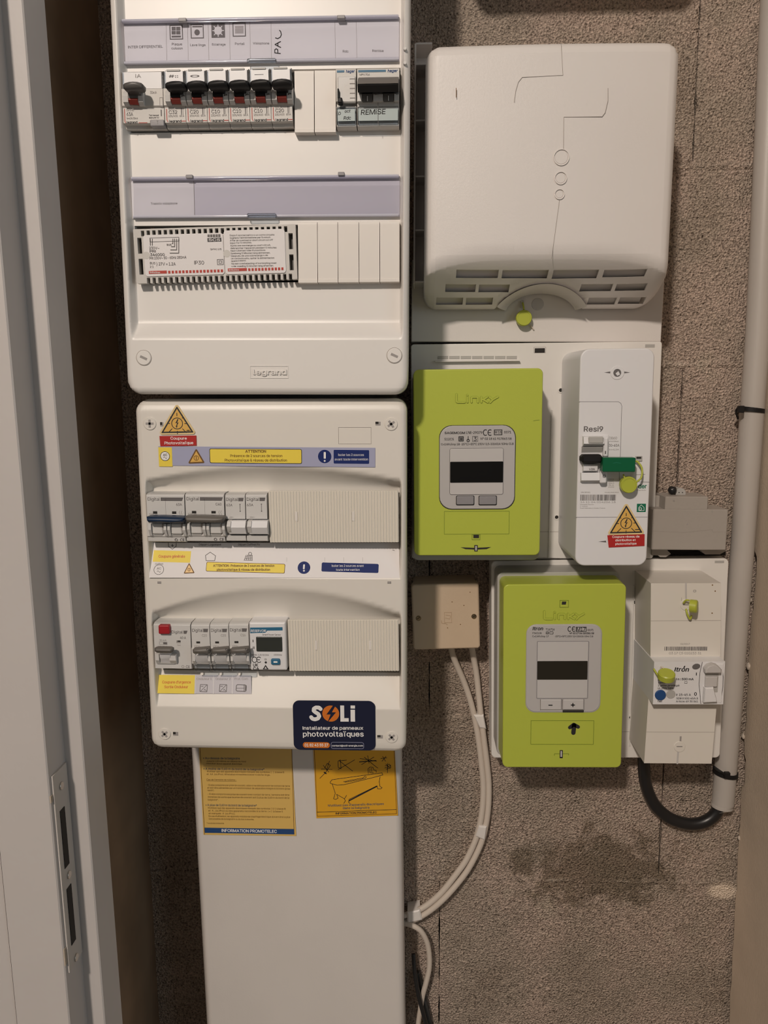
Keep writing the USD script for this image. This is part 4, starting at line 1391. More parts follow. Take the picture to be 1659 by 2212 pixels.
for k in range(4):
    T.line('print_grey', [(640 + 4 * k + (4 if k > 2 else 0), 478 - k * 10), (690 - k * 0, 480 - k * 10)], .0004, z)
for k in range(5):
    T.line('print_grey', [(640 + k * 12, 480), (652 + k * 9, 448)], .0004, z)
T.disc('print_grey', 676, 440, .0016, z, .0011)
T.line('print_grey', [(180, 375), (181, 395), (204, 412), (227, 395), (228, 375)], .0005, z)
T.poly('print_grey', [(206, 378), (196, 392), (204, 392), (201, 403), (213, 388), (206, 388)], z)
T.text('print_grey', 'Départ Logement', 365, 390, 500, 12, z)
T.text('print_grey', 'Départ Coffret PV', 604, 390, 736, 12, z)
T.line('print_grey', [(1541, 417), (1553, 420)], .0004, z)
for X in (898, 1130, 1245, 1360):
    T.line('print_light', [(X, 462), (X, 488)], .00015, z)
T.done()

T = Thing('label_strip', 'short strip with yellow field reading Coupure d\'urgence and three grey symbol fields', 'label strip', [(122, 614), (681, 617), (683, 727), (110, 723)], .1540, .1543, 'H')
lean_to(T, .1502, .1560)
z = .0003
b = T.part('strip', prism(Polygon([tuple(T.q(*p, z)) for p in ((122, 612), (682, 616), (684, 728), (108, 724))]), 0, z), 'paper_grey', False)
y = T.part('yellow_field', prism(Polygon([tuple(T.q(*p, z)) for p in ((122, 612), (341, 614), (337, 727), (108, 724))]), z, z + .0002), 'sticker_yellow', False)
T.text('print_orange', "Coupure d'urgence", 142, 664, 316, 16, z + .0002, True, under=y)
T.text('print_orange', 'Sortie Onduleur', 155, 693, 299, 16, z + .0002, True, under=y)
for X in (343, 454, 569):
    T.line('print_white', [(X, 616), (X - 2, 727)], .0004, z)
for t, a, c in (('Onduleur 1', 352, 443), ('Onduleur 2', 466, 557), ('Prot. Com', 582, 662)):
    T.text('print_light', t, a, 643, c, 13, z)
for a in (371, 489):
    T.frame('print_grey', a, 670, a + 46, 716, .0005, z, .0005)
    T.line('print_grey', [(a + 2, 714), (a + 44, 672)], .0004, z)
    T.line('print_grey', [(a + 8, 682), (a + 20, 682)], .0005, z)
    T.line('print_grey', [(a + 25, 706), (a + 30, 700), (a + 35, 706), (a + 40, 710)], .0004, z)
T.frame('print_grey', 590, 671, 655, 714, .0006, z, .0016)
T.line('print_grey', [(592, 694), (640, 694)], .0004, z)
T.line('print_grey', [(640, 672), (640, 713)], .0005, z)
T.line('print_grey', [(648, 680), (648, 705)], .0008, z)
T.done()

T = Thing('installer_sticker', 'dark navy rounded sticker of a solar panel installer with orange lightning logo', 'sticker', [(924, 211), (1432, 211), (1434, 517), (926, 517)], d1, d1 + .0005, 'I')
z = .0005
T.part('backing', rbox(-T.w / 2, -T.h / 2, T.w / 2, T.h / 2, .0062, 0, z, .0002), 'sticker_navy', 30)
sp = [(1094, 262), (1084, 253), (1066, 252), (1053, 260), (1052, 273), (1064, 283), (1080, 292), (1086, 306), (1078, 320), (1060, 326), (1044, 322), (1036, 312)]
T.line('print_white', sp, .0036, z)
T.rect('print_white', 1216, 240, 1240, 340, z)
T.rect('print_white', 1240.2, 318, 1268, 340, z)
T.rect('print_white', 1279, 266, 1307, 340, z)
T.rect('print_white', 1279, 240, 1307, 259, z)
x, y = T.q(1157, 290, z)
bolt = Polygon([tuple(T.q(*p, z)) for p in ((1174, 236), (1130, 296), (1156, 296), (1136, 346), (1190, 282), (1164, 282), (1186, 242))])
T.ink('print_orange', prism(Point(x, y).buffer(.0077, 16).difference(bolt), z, z + .00012))
T.text('print_white', 'Installateur de panneaux', 983, 389, 1357, 20, z, True)
T.text('print_white', 'photovoltaïques', 985, 431, 1360, 30, z, True)
T.rect('print_orange', 985, 467, 1151, 502, z, .0025)
T.text('print_white', '01 82 43 55 27', 996, 492, 1141, 16, z + .0002, True)
T.frame('paper_lilac', 1158, 467, 1362, 508, .0003, z, .002)
T.text('print_white', 'contact@soli-energie.com', 1164, 493, 1356, 10, z, True)
T.done()

# ---------------- notices on the trunking
dn = .0665
T = Thing('safety_notice', 'cream safety notice of printed paragraphs with a blue footer band', 'notice', [(102, 40), (778, 40), (810, 694), (134, 688)], dn, dn + .0004, 'J')
z = .0004
P = Polygon([tuple(T.q(*p, z)) for p in ((98, 0), (776, 0), (812, 697), (134, 688))])
T.part('sheet', prism(P, 0, z), 'notice_cream', False)
for a, b in (((106, 0), (142, 684)), ((778, 0), (797, 684))):
    T.line('print_brown', [a, b], .0005, z)
f = T.part('footer', prism(Polygon([tuple(T.q(*p, z)) for p in ((142, 636), (796, 646), (797, 685), (144, 673))]), 0, z + .0002), 'notice_blue', False)
T.text('print_white', 'INFORMATION PROMOTELEC', 267, 667, 670, 21, z + .0002, True, Y1=674, under=f)
rows = [("• Au-dessus de la baignoire", 132, 134, 400, 15, 1), ("Jusqu'à 2,25 mètres au-dessus du fond", 155, 154, 445, 11, 0), ("n'installer aucun appareil électrique", 155, 172, 416, 11, 0),
        ("• A moins de 0,60 m du bord de la baignoire*", 134, 212, 580, 15, 1), ("N'utiliser que des appareils électriques marqués des symboles  [   ]  (classe II)", 160, 230, 724, 12, 0), ("et  △△  (ou IPx4). N'installez ni machine à laver ni sèche-linge.".replace('△', 'A'), 158, 250, 622, 12, 0),
        ("Cas de l'armoire de toilette :", 157, 290, 372, 12, 0), ("- Si elle comporte une prise de courant, celle-ci ne doit pas avoir de contact de terre", 160, 330, 766, 13, 0),
        ("et doit être alimentée par un transformateur de séparation intégré à l'armoire (prise", 163, 350, 768, 13, 0), ("rasoir).", 163, 368, 212, 12, 0),
        ("- Si elle comporte une prise de courant avec contact de terre, l'armoire doit être", 165, 396, 762, 13, 0), ("installée de sorte que la prise de courant soit à plus de 0,60 m du bord de la", 167, 417, 762, 13, 0), ("baignoire*.", 166, 437, 243, 12, 0),
        ("• A plus de 0,60 m du bord de la baignoire*", 150, 477, 524, 15, 1), ("N'utilisez que des appareils électriques marqués des symboles  [ □ ]  (classe II)".replace('□', 'O'), 168, 497, 735, 12, 0), ("et  A , (ou IPx1) ou des appareils raccordés à la terre  ( = )  (classe I)", 170, 517, 714, 12, 0),
        ("et marqués  A  (ou IPx1).", 172, 537, 366, 12, 0), ("En cas d'utilisation, les appareils mobiles de chauffage électrique doivent être le plus", 172, 557, 768, 12, 0), ("loin possible de la baignoire ou du bac à douche.", 174, 577, 504, 12, 0), ("* ou du bac à douche", 158, 608, 284, 11, 0)]
for t, a, y, c, h, bo in rows:
    T.text('print_brown' if not bo else 'print_grey', t, a, y, c, h, z, bool(bo), Y1=y + (c - a) * .012)
T.line('print_brown', [(158, 294), (375, 297)], .0003, z)
T.done()

T = Thing('safety_notice', 'yellow safety notice with a drawing of a bathtub', 'notice', [(938, 60), (1532, 60), (1556, 547), (958, 566)], dn, dn + .0004, 'J')
z = .0004
P = Polygon([tuple(T.q(*p, z)) for p in ((936, 10), (1530, 10), (1556, 547), (960, 567))])
T.part('sheet', prism(P, 0, z), 'notice_yellow', False)
L = lambda *p, w=.0005: T.line('ink_black', list(p), w, z)
T.line('print_brown', [(943, 20), (966, 552), (1546, 534), (1527, 20)], .0005, z)
T.line('print_black', [(964, 523), (1545, 503)], .0005, z)
T.text('print_black', 'INFORMATION PROMOTELEC', 1101, 539, 1401, 13, z, True, Y1=530)
T.text('print_grey', "N'utilisez pas d'appareils électriques", 1045, 482, 1453, 15, z, True, Y1=468)
T.text('print_grey', 'dans la baignoire', 1153, 500, 1348, 15, z, True, Y1=496)
L((1062, 300), (1075, 285), (1440, 235), (1446, 250), (1380, 268), (1160, 322), (1110, 325), (1062, 312), (1062, 300))
L((1075, 315), (1085, 345), (1098, 385), (1090, 410), (1085, 424), (1100, 430), (1118, 420), (1108, 392), (1165, 425), (1172, 440), (1160, 458))
L((1426, 262), (1420, 300), (1425, 335), (1440, 343), (1432, 352), (1408, 352), (1403, 330), (1200, 428))
L((1200, 438), (1400, 334), w=.0013)
L((1180, 400), (1165, 425)); L((1200, 428), (1195, 452), (1205, 458))
L((1158, 300), (1230, 285), (1300, 272), (1318, 258)); L((1168, 304), (1260, 288), (1320, 274), (1324, 262))
L((1340, 240), (1338, 205), (1352, 192), (1375, 196), (1380, 215), (1396, 216), (1398, 232)); L((1352, 205), (1350, 232), (1378, 236)); L((1362, 200), (1366, 226))
L((985, 275), (1030, 230), (1055, 150)); L((995, 208), (1075, 210)); L((1020, 200), (1040, 165), (1062, 180), (1040, 215)); L((1010, 180), (1050, 230)); L((1018, 232), (1030, 240), w=.0014)
L((1118, 150), (1135, 140), (1140, 205), (1120, 195), (1118, 150)); L((1120, 210), (1240, 140)); L((1125, 145), (1225, 222)); L((1140, 145), (1180, 142))
L((1280, 130), (1400, 150)); L((1290, 175), (1380, 120)); L((1335, 110), (1345, 165)); L((1310, 120), (1370, 170)); L((1345, 150), (1408, 200)); L((1275, 155), (1395, 145), w=.0009)
L((1432, 130), (1475, 125)); L((1440, 150), (1468, 115)); L((1445, 115), (1465, 150))
L((1460, 200), (1505, 180)); L((1468, 170), (1500, 205)); L((1482, 165), (1480, 235)); L((1462, 185), (1495, 172), (1505, 195), (1470, 208))
T.done()


# ================================================================ right side: hood, meter boards, meters, main breakers
BD = .040                                         # face of the meter boards

# ---------------- vented hood
T = Thing('vented_hood', 'large off-white vented plastic hood with arched lower edge at the upper right', 'hood', [(921, 90), (1474, 82), (1450, 660), (915, 660)], BD, .117)
HOOD = T
zf = .077
X0, X1, Y0, Y1 = -T.w / 2, T.w / 2, -T.h / 2, T.h / 2
T.c = 'K'
q = T.q
zl = .026
# right and left sides taper a little towards the foot
yc_side, yc_mid = q(200, 1430, zf)[1], q(850, 1335, zf)[1]
ylip = q(800, 1612, zl)[1]
xa0, xa1, xam = q(548, 1612, zl)[0], q(1066, 1612, zl)[0], q(807, 1500, zl)[0]
yarch = q(807, 1484, zl + .018)[1]


def arch(x):
    t = np.clip((x - xam) / ((xa1 - xa0) / 2), -1, 1)
    return ylip + (yarch - ylip) * np.where(np.abs(t) < 1, np.clip(1 - np.abs(t) ** 2, 0, 1) ** .8, 0)


Y0 = ylip


def H_hood(x, y):
    t = 2 * (x - X0) / (X1 - X0) - 1
    ye = yc_mid + (yc_side - yc_mid) * np.clip(np.abs(t), 0, 1) ** 4
    s_ = np.clip((ye - y) / (ye - ylip), 0, 1)
    z = zf - (zf - zl) * (1 - (1 - np.clip(s_ * 1.0, 0, 1)) ** 1.15) * np.where(s_ > 0, 1, 0)
    z = z - .006 * np.clip(1 - (ye - y) / -.012, 0, 1) ** 2 * (y > ye) * 0
    # round the front over at its lower edge
    near = np.clip(1 - np.abs(y - ye) / .012, 0, 1)
    z = z - .0045 * near ** 2
    # gentle crown
    return np.maximum(z, .004) - .003 * t ** 2


slots = []
for (a, b, y0_, y1_) in ((310, 556, 1398, 1438), (578, 846, 1398, 1438), (874, 1138, 1396, 1438), (1168, 1410, 1396, 1432),
                         (247, 424, 1482, 1520), (442, 620, 1482, 1520), (1036, 1220, 1478, 1514), (1240, 1412, 1478, 1512),
                         (194, 350, 1558, 1592), (368, 524, 1558, 1592), (1080, 1244, 1556, 1590), (1262, 1412, 1554, 1586)):
    f_ = (y0_ - 1335) / (1612 - 1335)
    z_ = zf - (zf - zl) * f_
    x0_, yb_, x1_, yt_ = T.r(a, y0_, b, y1_, z_)
    slots.append((x0_, yb_, x1_, yt_))
ey = np.linspace(ylip, yc_mid + .004, 60)
body = shell(X0, Y0, X1, Y1, .013, H_hood, .004, .010, slots, .005, (), ey, arch, .004)
T.part('shell', body, 'hood_white', 50)
# the tunnel behind the arch
ts = np.linspace(-1, 1, 41)
ox = xam + ts * (xa1 - xa0) / 2
oy = arch(ox)
oz = H_hood(ox, np.maximum(oy, ylip + 1e-5)) - .0008
ix0, ix1, iy1 = q(600, 1604, .006)[0], q(1000, 1604, .006)[0], q(812, 1534, .006)[1]
ixx = (ix0 + ix1) / 2 + ts * (ix1 - ix0) / 2
iyy = ylip - .001 + (iy1 - ylip + .001) * np.clip(1 - np.abs(ts) ** 2.2, 0, 1) ** .7
tunnel = []
for f_ in np.linspace(0, 1, 7):
    g_ = 1 - (1 - f_) ** 1.6
    tunnel.append(np.c_[ox + (ixx - ox) * f_, oy + (iyy - oy) * f_, oz + (.002 - oz) * g_])
V = np.vstack(tunnel)
gi = np.arange(len(V)).reshape(7, 41)
T.part('arch_tunnel', (V, np.stack([gi[:-1, :-1].ravel(), gi[1:, :-1].ravel(), gi[1:, 1:].ravel(), gi[:-1, 1:].ravel()], 1)), 'hood_white', True)
# dark interior seen through the vents
gx, gy = np.meshgrid(np.linspace(X0 + .012, X1 - .012, 70), np.linspace(ylip + .003, yc_mid - .002, 24))
gz = np.maximum(H_hood(gx, np.maximum(gy, arch(gx) + .003)) - .0075, .0015)
gi = np.arange(gx.size).reshape(gx.shape)
T.part('inner_tray', (np.stack([gx, np.maximum(gy, arch(gx) + .003), gz], -1).reshape(-1, 3), np.stack([gi[:-1, :-1].ravel(), gi[:-1, 1:].ravel(), gi[1:, 1:].ravel(), gi[1:, :-1].ravel()], 1)), 'tray_grey', True)
# break-out outlines and knockouts
zz = H_hood(np.array([0.]), np.array([0.05]))[0]
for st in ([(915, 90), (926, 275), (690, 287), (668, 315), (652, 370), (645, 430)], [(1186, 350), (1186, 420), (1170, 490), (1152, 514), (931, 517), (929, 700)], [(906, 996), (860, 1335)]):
    T.line('hood_groove', st, .0005, zz + .0002, th=.0003) if 'hood_groove' in MAT else T.line('groove_dirt', st, .0003, zz - .0001, th=.0004)  # thin darker strips painted for the shade of the grooves
for X, Y, r_ in ((917, 750, .0068), (913, 870, .0054), (906, 963, .0044)):
    x, y = T.q(X, Y, zz)
    k = T.part('knockout', ring_mesh(x, y, r_ - .0005, r_, zz - .001, zz + .0010), 'hood_white')
    T.part('disc', cyl(x, y, r_ - .0012, zz - .001, zz + .0004, 28, .0004), 'hood_white', under=k)
T.line('print_brown', [(309, 350), (309, 402)], .0005, zz + .0001, th=.0003)
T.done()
# back tray at its left with ribs
T.c = 'K'
tr = T.part('back_tray', bx(*T.r(64, 92, 150, 1480, .001), 0, .002, .0005), 'hood_white')
a, b, c, d = T.r(64, 92, 72, 1480, .035)
T.part('tray_wall', bx(a, b, a + .0016, d, 0, .036, .0004), 'hood_white', under=tr)
for Y in (96, 215, 540, 862, 1172, 1470):
    x_, y_ = T.q(64, Y, .03)
    T.part('tray_rib', bx(a + .0012, y_ - .0008, X0 + .006, y_ + .0008, 0, .032, .0003), 'hood_white', under=tr)
# right flange at the foot


# ---------------- the three mounting boards
def board(name, lb, corners, feat, mat='board_white', r=.003):
    T = Thing(name, lb, 'mounting board', corners, .012, BD)
    z = BD - .012
    T.part('plate', rbox(-T.w / 2, -T.h / 2, T.w / 2, T.h / 2, r, 0, z, .0012), mat, 35)
    feat(T, z)
    T.done()
    return T


def f_up(T, z):
    T.c = 'L'
    x, y = T.q(780, 314, z)
    T.part('knockout', cyl(x, y, .0060, z - .001, z + .0004, 28, .0003), 'meter_light')


board('mounting_board', 'plain off-white board end under the vented hood', [(890, 560), (1438, 560), (1428, 738), (888, 739)], f_up, 'hood_white', .001)


def f_mid(T, z):
    T.c = 'M'
    for k in range(7):
        a = 334 + k * 109.5
        T.box('vent_slot', (a, 128, a + 100, 158), z - .001, z + .0003, 'base_grey', .0001)
    T.prof('ledge', 310, 1120, [(168, z), (172, z + .005), (180, z + .005), (182, z)], 'board_white')
    T.box('latch', (1262, 54, 1358, 96), z - .002, z + .0006, 'slot_dark', .0002)
    T.frame('groove_dirt', 1252, 42, 1368, 100, .0003, z, .0006)
    for X, Y in ((1509, 455), (1470, 1668)):
        T.part('screw_hole', cyl(*T.q(X, Y, z), .0018, z - .002, z + .0004, 16), 'slot_dark')
        T.part('hole_rim', ring_mesh(*T.q(X, Y, z), .0018, .0028, z - .001, z + .0006), 'board_white')
    T.line('groove_dirt', [(1315, 1808), (1504, 1808)], .0004, z)
    T.line('groove_dirt', [(1090, 2040), (1500, 2062)], .0004, z)
    T.box('rib', (1405, 640, 1415, 2060), z - .001, z + .0015, 'board_white', .0006)
    T.c = 'N'
    T.box('corner_slot', (825, 96, 908, 122), z - .001, z + .0004, 'base_grey', .0001)


board('mounting_board', 'white meter board carrying the upper green meter and the tall main breaker', [(888, 741), (1430, 740), (1412, 1205), (889, 1209)], f_mid)


def f_low(T, z):
    T.c = 'O'
    for X, Y in ((1525, 465), (1486, 1610)):
        T.part('screw_hole', cyl(*T.q(X, Y, z), .0018, z - .002, z + .0004, 16), 'slot_dark')
        T.part('hole_rim', ring_mesh(*T.q(X, Y, z), .0018, .0028, z - .001, z + .0006), 'board_white')
    T.box('rib', (1495, 300, 1502, 1900), z - .001, z + .0015, 'board_white', .0006)
    T.line('groove_dirt', [(1400, 1755), (1500, 1752)], .0003, z)
    T.c = 'P'
    T.box('corner_slot', (922, 96, 1012, 118), z - .001, z + .0004, 'base_grey', .0001)
    T.line('print_light', [(665, 208), (722, 212)], .0006, z)
    T.line('print_light', [(690, 292), (708, 296)], .0006, z)


board('mounting_board', 'white meter board carrying the lower green meter and the smaller breaker', [(1062, 1212), (1574, 1206), (1556, 1638), (1061, 1637)], f_low, r=.005)

# ---------------- meters
def meter(lb, corners, c, base_R, d1, panel, prad, feat):
    T = Thing('electricity_meter', lb, 'electricity meter', corners, BD, d1, c)
    z = d1 - BD
    T.rbox('base', base_R, .006, 0, z * .5, 'base_grey', .001)
    x0, y0, x1, y1 = -T.w / 2, -T.h / 2, T.w / 2, T.h / 2
    T.part('cover', rbox(x0, y0, x1, y1, .0052, z * .42, z, .0012, .0006), 'lime_green', 35)
    p = T.rbox('panel_rim', [panel[0] - 5, panel[1] - 5, panel[2] + 5, panel[3] + 5], prad, z - .001, z + .0004, 'print_black' if c == 'M' else 'base_grey', .0002)
    p = T.rbox('front_panel', panel, prad, z - .001, z + .0011, 'meter_grey', .0007)
    feat(T, z, p)
    T.done()
    return T


def linky_logo(T, X0_, X1_, Yb, H_, z):
    """raised lettering in the colour of the cover"""
    sx = (X1_ - X0_) / 400
    P = lambda x, y: (X0_ + x * sx, Yb - y * H_ / 90)
    st = [[P(0, 90), P(0, 8), P(8, 2), P(76, 2)], [P(104, 4), P(104, 58)], [P(104, 80), P(104, 82)], [P(144, 4), P(144, 52), P(152, 58), P(198, 58), P(206, 50), P(206, 4)], [P(240, 4), P(240, 60)], [P(240, 30), P(258, 32), P(298, 60)], [P(258, 32), P(302, 2)], [P(318, 60), P(350, 30), P(400, 62)], [P(350, 30), P(326, 0)]]
    g = unary_union([LineString([tuple(T.q(*p, z)) for p in s_]).buffer(.0008, 3) for s_ in st])
    p = T.part('raised_logo', prism(g, z - .0004, z + .0009), 'lime_green', 20)
    T.part('outline', prism(g.buffer(.00022).difference(g), z - .0002, z + .00012), 'seam_green', 20, under=p)  # dark rim painted as the shade round the raised letters


def f_m1(T, z, p):
    zz = z + .0012
    w = T.rbox('bezel', (450, 1010, 960, 1452), .0015, z, zz + .0002, 'meter_light', .0004, under=p)
    T.frame('print_grey', 448, 1008, 962, 1454, .0004, zz, .0018, under=p)
    T.rbox('screen', (453, 1138, 959, 1338), .0006, z, zz + .0006, 'screen_black', .0002, under=p)
    for a in (513, 728):
        T.rbox('button_gap', (a - 4, 1462, a + 172, 1556), .0012, z, zz + .0002, 'print_black', .0002, under=p)
        T.rbox('button', (a + 2, 1468, a + 166, 1549), .0012, z, zz + .0016, 'button_grey', .0006, under=p)
    tk = lambda *a, **k: T.text('print_black', *a, under=p, **k)
    tk('SAGEMCOM', 400, 873, 594, 20, zz, True)
    tk('LNE-29079', 606, 872, 760, 25, zz)
    tk('M 18', 880, 868, 942, 24, zz)
    T.frame('print_black', 872, 831, 951, 884, .0006, zz, under=p)
    tk('0071', 968, 866, 1036, 22, zz)
    for X, r_ in ((790, 0), (834, 1)):
        x, y = T.q(X, 860, zz)
        a0 = np.radians(np.linspace(60, 300, 16))
        g = LineString([(x + .0019 * math.cos(a), y + .0026 * math.sin(a)) for a in a0]).buffer(.00035)
        if r_:
            g = g.union(LineString([(x - .0017, y), (x + .0005, y)]).buffer(.0003))
        T.ink('print_black', prism(g, zz, zz + .00012), p)
    tk('S12C5', 398, 934, 488, 22, zz)
    T.frame('print_black', 533, 896, 582, 944, .0008, zz, under=p)
    T.frame('print_black', 546, 909, 570, 932, .0008, zz, under=p)
    T.line('print_black', [(625, 896), (625, 930)], .0005, zz, under=p)
    T.disc('print_black', 625, 936, .0014, zz, .0008, under=p)
    T.frame('print_grey', 664, 894, 718, 946, .0004, zz, under=p)
    tk('3', 678, 939, 706, 38, zz)
    tk('N° 02 18 61 917863 58', 744, 928, 1040, 20, zz)
    tk('C=1Wh/imp 18 -25°C/+55°C 230V 0,5-10(60)A 50Hz Cl.B', 366, 982, 1060, 19, zz, Y1=976)
    T.frame('seam_green', 395, 1610, 1018, 1832, .0004, z, 0, .0002)
    T.part('latch', prism(sbox(*T.r(675, 1838, 728, 1868, z)), z - .003, z + .0003), 'slot_dark', False)
    T.frame('seam_green', 660, 1832, 740, 1884, .0004, z, 0, .0004)
    T.poly('slot_dark', [(552, 1956), (690, 1962), (845, 1954), (800, 1974), (700, 1978), (600, 1974)], z)
    sc = T.box('seal_screw', (684, 1936, 716, 1996), z - .001, z + .0006, 'slot_dark', .0002)
    T.box('screw_slot', (692, 1944, 710, 1990), z, z + .0010, 'base_grey', .0002, under=sc)
    linky_logo(T, 515, 908, 572, 78, z)
    T.line('seam_green', [(1250, 748), (1275, 742), (1305, 740)], .0005, z)



meter('upper green electricity meter with black screen and two grey buttons', [(100, 262), (1350, 240), (1302, 2034), (112, 2036)], 'M', (90, 300, 1320, 2080), .115, (352, 793, 1072, 1590), .0115, f_m1)


def f_m2(T, z, p):
    zz = z + .0012
    T.rbox('bezel', (556, 858, 1060, 1420), .001, z, zz + .0002, 'meter_light', .0004, under=p)
    T.frame('button_grey', 550, 852, 1066, 1426, .0006, zz, .001, under=p)
    T.rbox('screen', (556, 1052, 1056, 1236), .0005, z, zz + .0006, 'screen_olive', .0002, under=p)
    for a, t in ((590, '-'), (812, '+')):
        b = T.box('button', (a, 1436, a + 206, 1536 if t == '-' else 1534), z, zz + .0014, 'meter_light', .0005, under=p)
        T.line('print_grey', [(a - 3, 1540), (a - 3, 1433), (a + 210, 1433), (a + 210, 1540)], .0003, zz, under=p)
        X, Y = (687, 1490) if t == '-' else (910, 1488)
        T.line('print_black', [(X - 16, Y), (X + 16, Y)], .0010, zz + .0015, under=p)
        if t == '+':
            T.line('print_black', [(X, Y - 16), (X, Y + 16)], .0010, zz + .0015, under=p)
    T.rect('slot_dark', 808, 1538, 1018, 1560, zz, under=p)
    tk = lambda *a, **k: T.text('print_black', *a, under=p, **k)
    tk('Itron', 508, 742, 610, 32, zz, True, slant=.2)
    tk('T16716', 640, 745, 728, 20, zz)
    tk('M17', 948, 752, 1036, 36, zz)
    T.frame('print_black', 940, 710, 1046, 758, .0005, zz, under=p)
    tk('0071', 1056, 752, 1116, 20, zz)
    for X, r_ in ((878, 0), (920, 1)):
        x, y = T.q(X, 732, zz)
        a0 = np.radians(np.linspace(55, 305, 16))
        g = LineString([(x + .0016 * math.cos(a), y + .0023 * math.sin(a)) for a in a0]).buffer(.00033)
        if r_:
            g = g.union(LineString([(x - .0014, y), (x + .0004, y)]).buffer(.0003))
        T.ink('print_black', prism(g, zz, zz + .00012), p)
    tk('ITS411LSB', 508, 780, 598, 16, zz)
    T.frame('print_black', 642, 758, 668, 782, .0005, zz, under=p)
    T.frame('print_black', 676, 756, 716, 784, .0004, zz, .0008, under=p)
    tk('N° 03 17 04 020381 58', 878, 782, 1120, 16, zz, True)
    tk('C=1Wh/imp 17', 506, 812, 670, 16, zz)
    tk('-25°C/+55°C 230V 0,5-10(60)A 50Hz Cl.B', 730, 812, 1112, 16, zz)
    T.frame('seam_green', 490, 1640, 1118, 1880, .0004, z, 0, .0003)
    T.frame('seam_green', 778, 444, 868, 516, .0004, z, 0, .0004)
    T.poly('slot_dark', [(802, 458), (845, 458), (840, 488), (798, 488)], z)
    T.line('seam_green', [(727, 1990), (727, 1973), (868, 1973), (868, 1986)], .0006, z)
    sc = T.box('seal_screw', (780, 1940, 810, 2018), z - .001, z + .0006, 'slot_dark', .0002)
    T.box('screw_slot', (787, 1948, 803, 2006), z, z + .0010, 'meter_light', .0002, under=sc)
    linky_logo(T, 626, 1018, 632, 78, z)
    T.line('ink_black', [(915, 1765), (922, 1690)], .0042, z)
    T.line('ink_black', [(880, 1712), (918, 1682), (962, 1706)], .0036, z)


meter('lower green electricity meter with a marker arrow below its plus button', [(218, 285), (1444, 283), (1390, 2112), (212, 2112)], 'O', (155, 165, 1360, 1990), .106, (447, 688, 1188, 1558), .0095, f_m2)

# ---------------- tall main breaker
T = Thing('main_breaker', 'tall white main breaker with a black lever locked by a green slide', 'circuit breaker', [(258, 135), (905, 130), (842, 2032), (212, 2032)], BD, .122, 'N')
z = .122 - BD
x0, y0, x1, y1 = -T.w / 2, -T.h / 2, T.w / 2, T.h / 2
T.part('housing', rbox(x0, y0, x1, y1, .0085, 0, z, .0015, .0012), 'device_white', 35)
for st in ([(245, 598), (590, 598), (612, 612), (620, 635), (606, 1090)], [(598, 1215), (600, 1275), (612, 1295), (862, 1300)], [(215, 1608), (842, 1606)]):
    T.line('button_grey', st, .0004, z)
for X, Y in ((580, 345),):
    T.part('screw_cap', cyl(*T.q(X, Y, z), .0062, z - .001, z + .0005, 28, .0004), 'device_white')
    T.disc('print_grey', X, Y, .0034, z + .0006)
    T.poly('device_white', [(565, 350), (590, 330), (605, 360), (580, 372)], z + .0008)
    T.poly('print_grey', [(466, 342), (530, 332), (530, 352)], z)
    T.poly('print_grey', [(692, 342), (628, 332), (628, 352)], z)
T.poly('print_grey', [(415, 1822), (480, 1812), (484, 1828)], z)
T.text('print_grey', 'Resi9', 287, 858, 455, 44, z, True)
lv = T.box('lever_well', (268, 890, 500, 1310), z - .001, z + .0006, 'device_white', .0003)
T.prof('lever_guard', 290, 470, [(895, z), (905, z + .006), (965, z + .008), (985, z + .003), (990, z)], 'device_white', under=lv)
T.box('guard_window', (330, 905, 462, 965), z + .004, z + .0086, 'base_grey', .0008, under=lv)
T.box('guard_side', (462, 912, 502, 1080), z, z + .006, 'device_white', .001, under=lv)
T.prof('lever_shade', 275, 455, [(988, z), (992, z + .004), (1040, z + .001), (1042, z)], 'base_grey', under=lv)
T.box('lever', (268, 1062, 455, 1136), z + .001, z + .013, 'handle_black', .002)
T.prof('lower_guard', 285, 410, [(1142, z), (1146, z + .006), (1200, z + .006), (1215, z)], 'device_white', under=lv)
T.text('print_grey', 'I.ON', 336, 1194, 382, 14, z + .0062, True, under=lv)
T.prof('lower_guard', 268, 430, [(1215, z), (1218, z + .004), (1285, z + .006), (1300, z)], 'device_white', under=lv)
T.box('guard_side', (432, 1180, 490, 1312), z, z + .0075, 'device_white', .001, under=lv)
T.text('print_grey', 'O', 452, 1262, 480, 26, z + .0077, under=lv)
T.text('print_grey', 'I', 472, 1054, 480, 26, z + .0062, True, under=lv)
T.text('print_light', 'DB60', 508, 926, 578, 22, z)
T.text('print_light', '1P+N 500mA', 508, 950, 592, 12, z)
T.text('print_grey', '30-60A', 506, 990, 598, 22, z)
T.text('print_light', 'Im=0,5A', 510, 1022, 594, 12, z)
for k in range(5):
    T.text('print_light', ('500mA', '230V', '50Hz 15', '3kA', 'EN 61008')[k], 502, 1280 + 17 * k, 552, 9, z)
T.text('print_light', '05/2021', 262, 1396, 345, 12, z)
T.text('print_light', '016180052', 470, 1396, 592, 10, z)
r9 = np.random.default_rng(5)
X = 258.0
while X < 566:
    w_ = float(r9.choice([2.5, 4, 6, 8]))
    T.rect('print_light' if r9.random() < .3 else 'print_grey', X, 1410, min(X + w_, 568), 1462, z)
    X += w_ + float(r9.choice([2.5, 3.5, 5]))
T.text('print_light', '16 11 04 014206 18', 258, 1482, 566, 13, z)
for k, c in enumerate((375, 322, 475)):
    T.text('print_light', ('Schneider Electric', 'F-92500', 'Rueil Malmaison Cedex France')[k], 256, 1500 + 16 * k, c, 8, z)
T.text('print_green', 'der', 764, 1354, 836, 36, z, True)
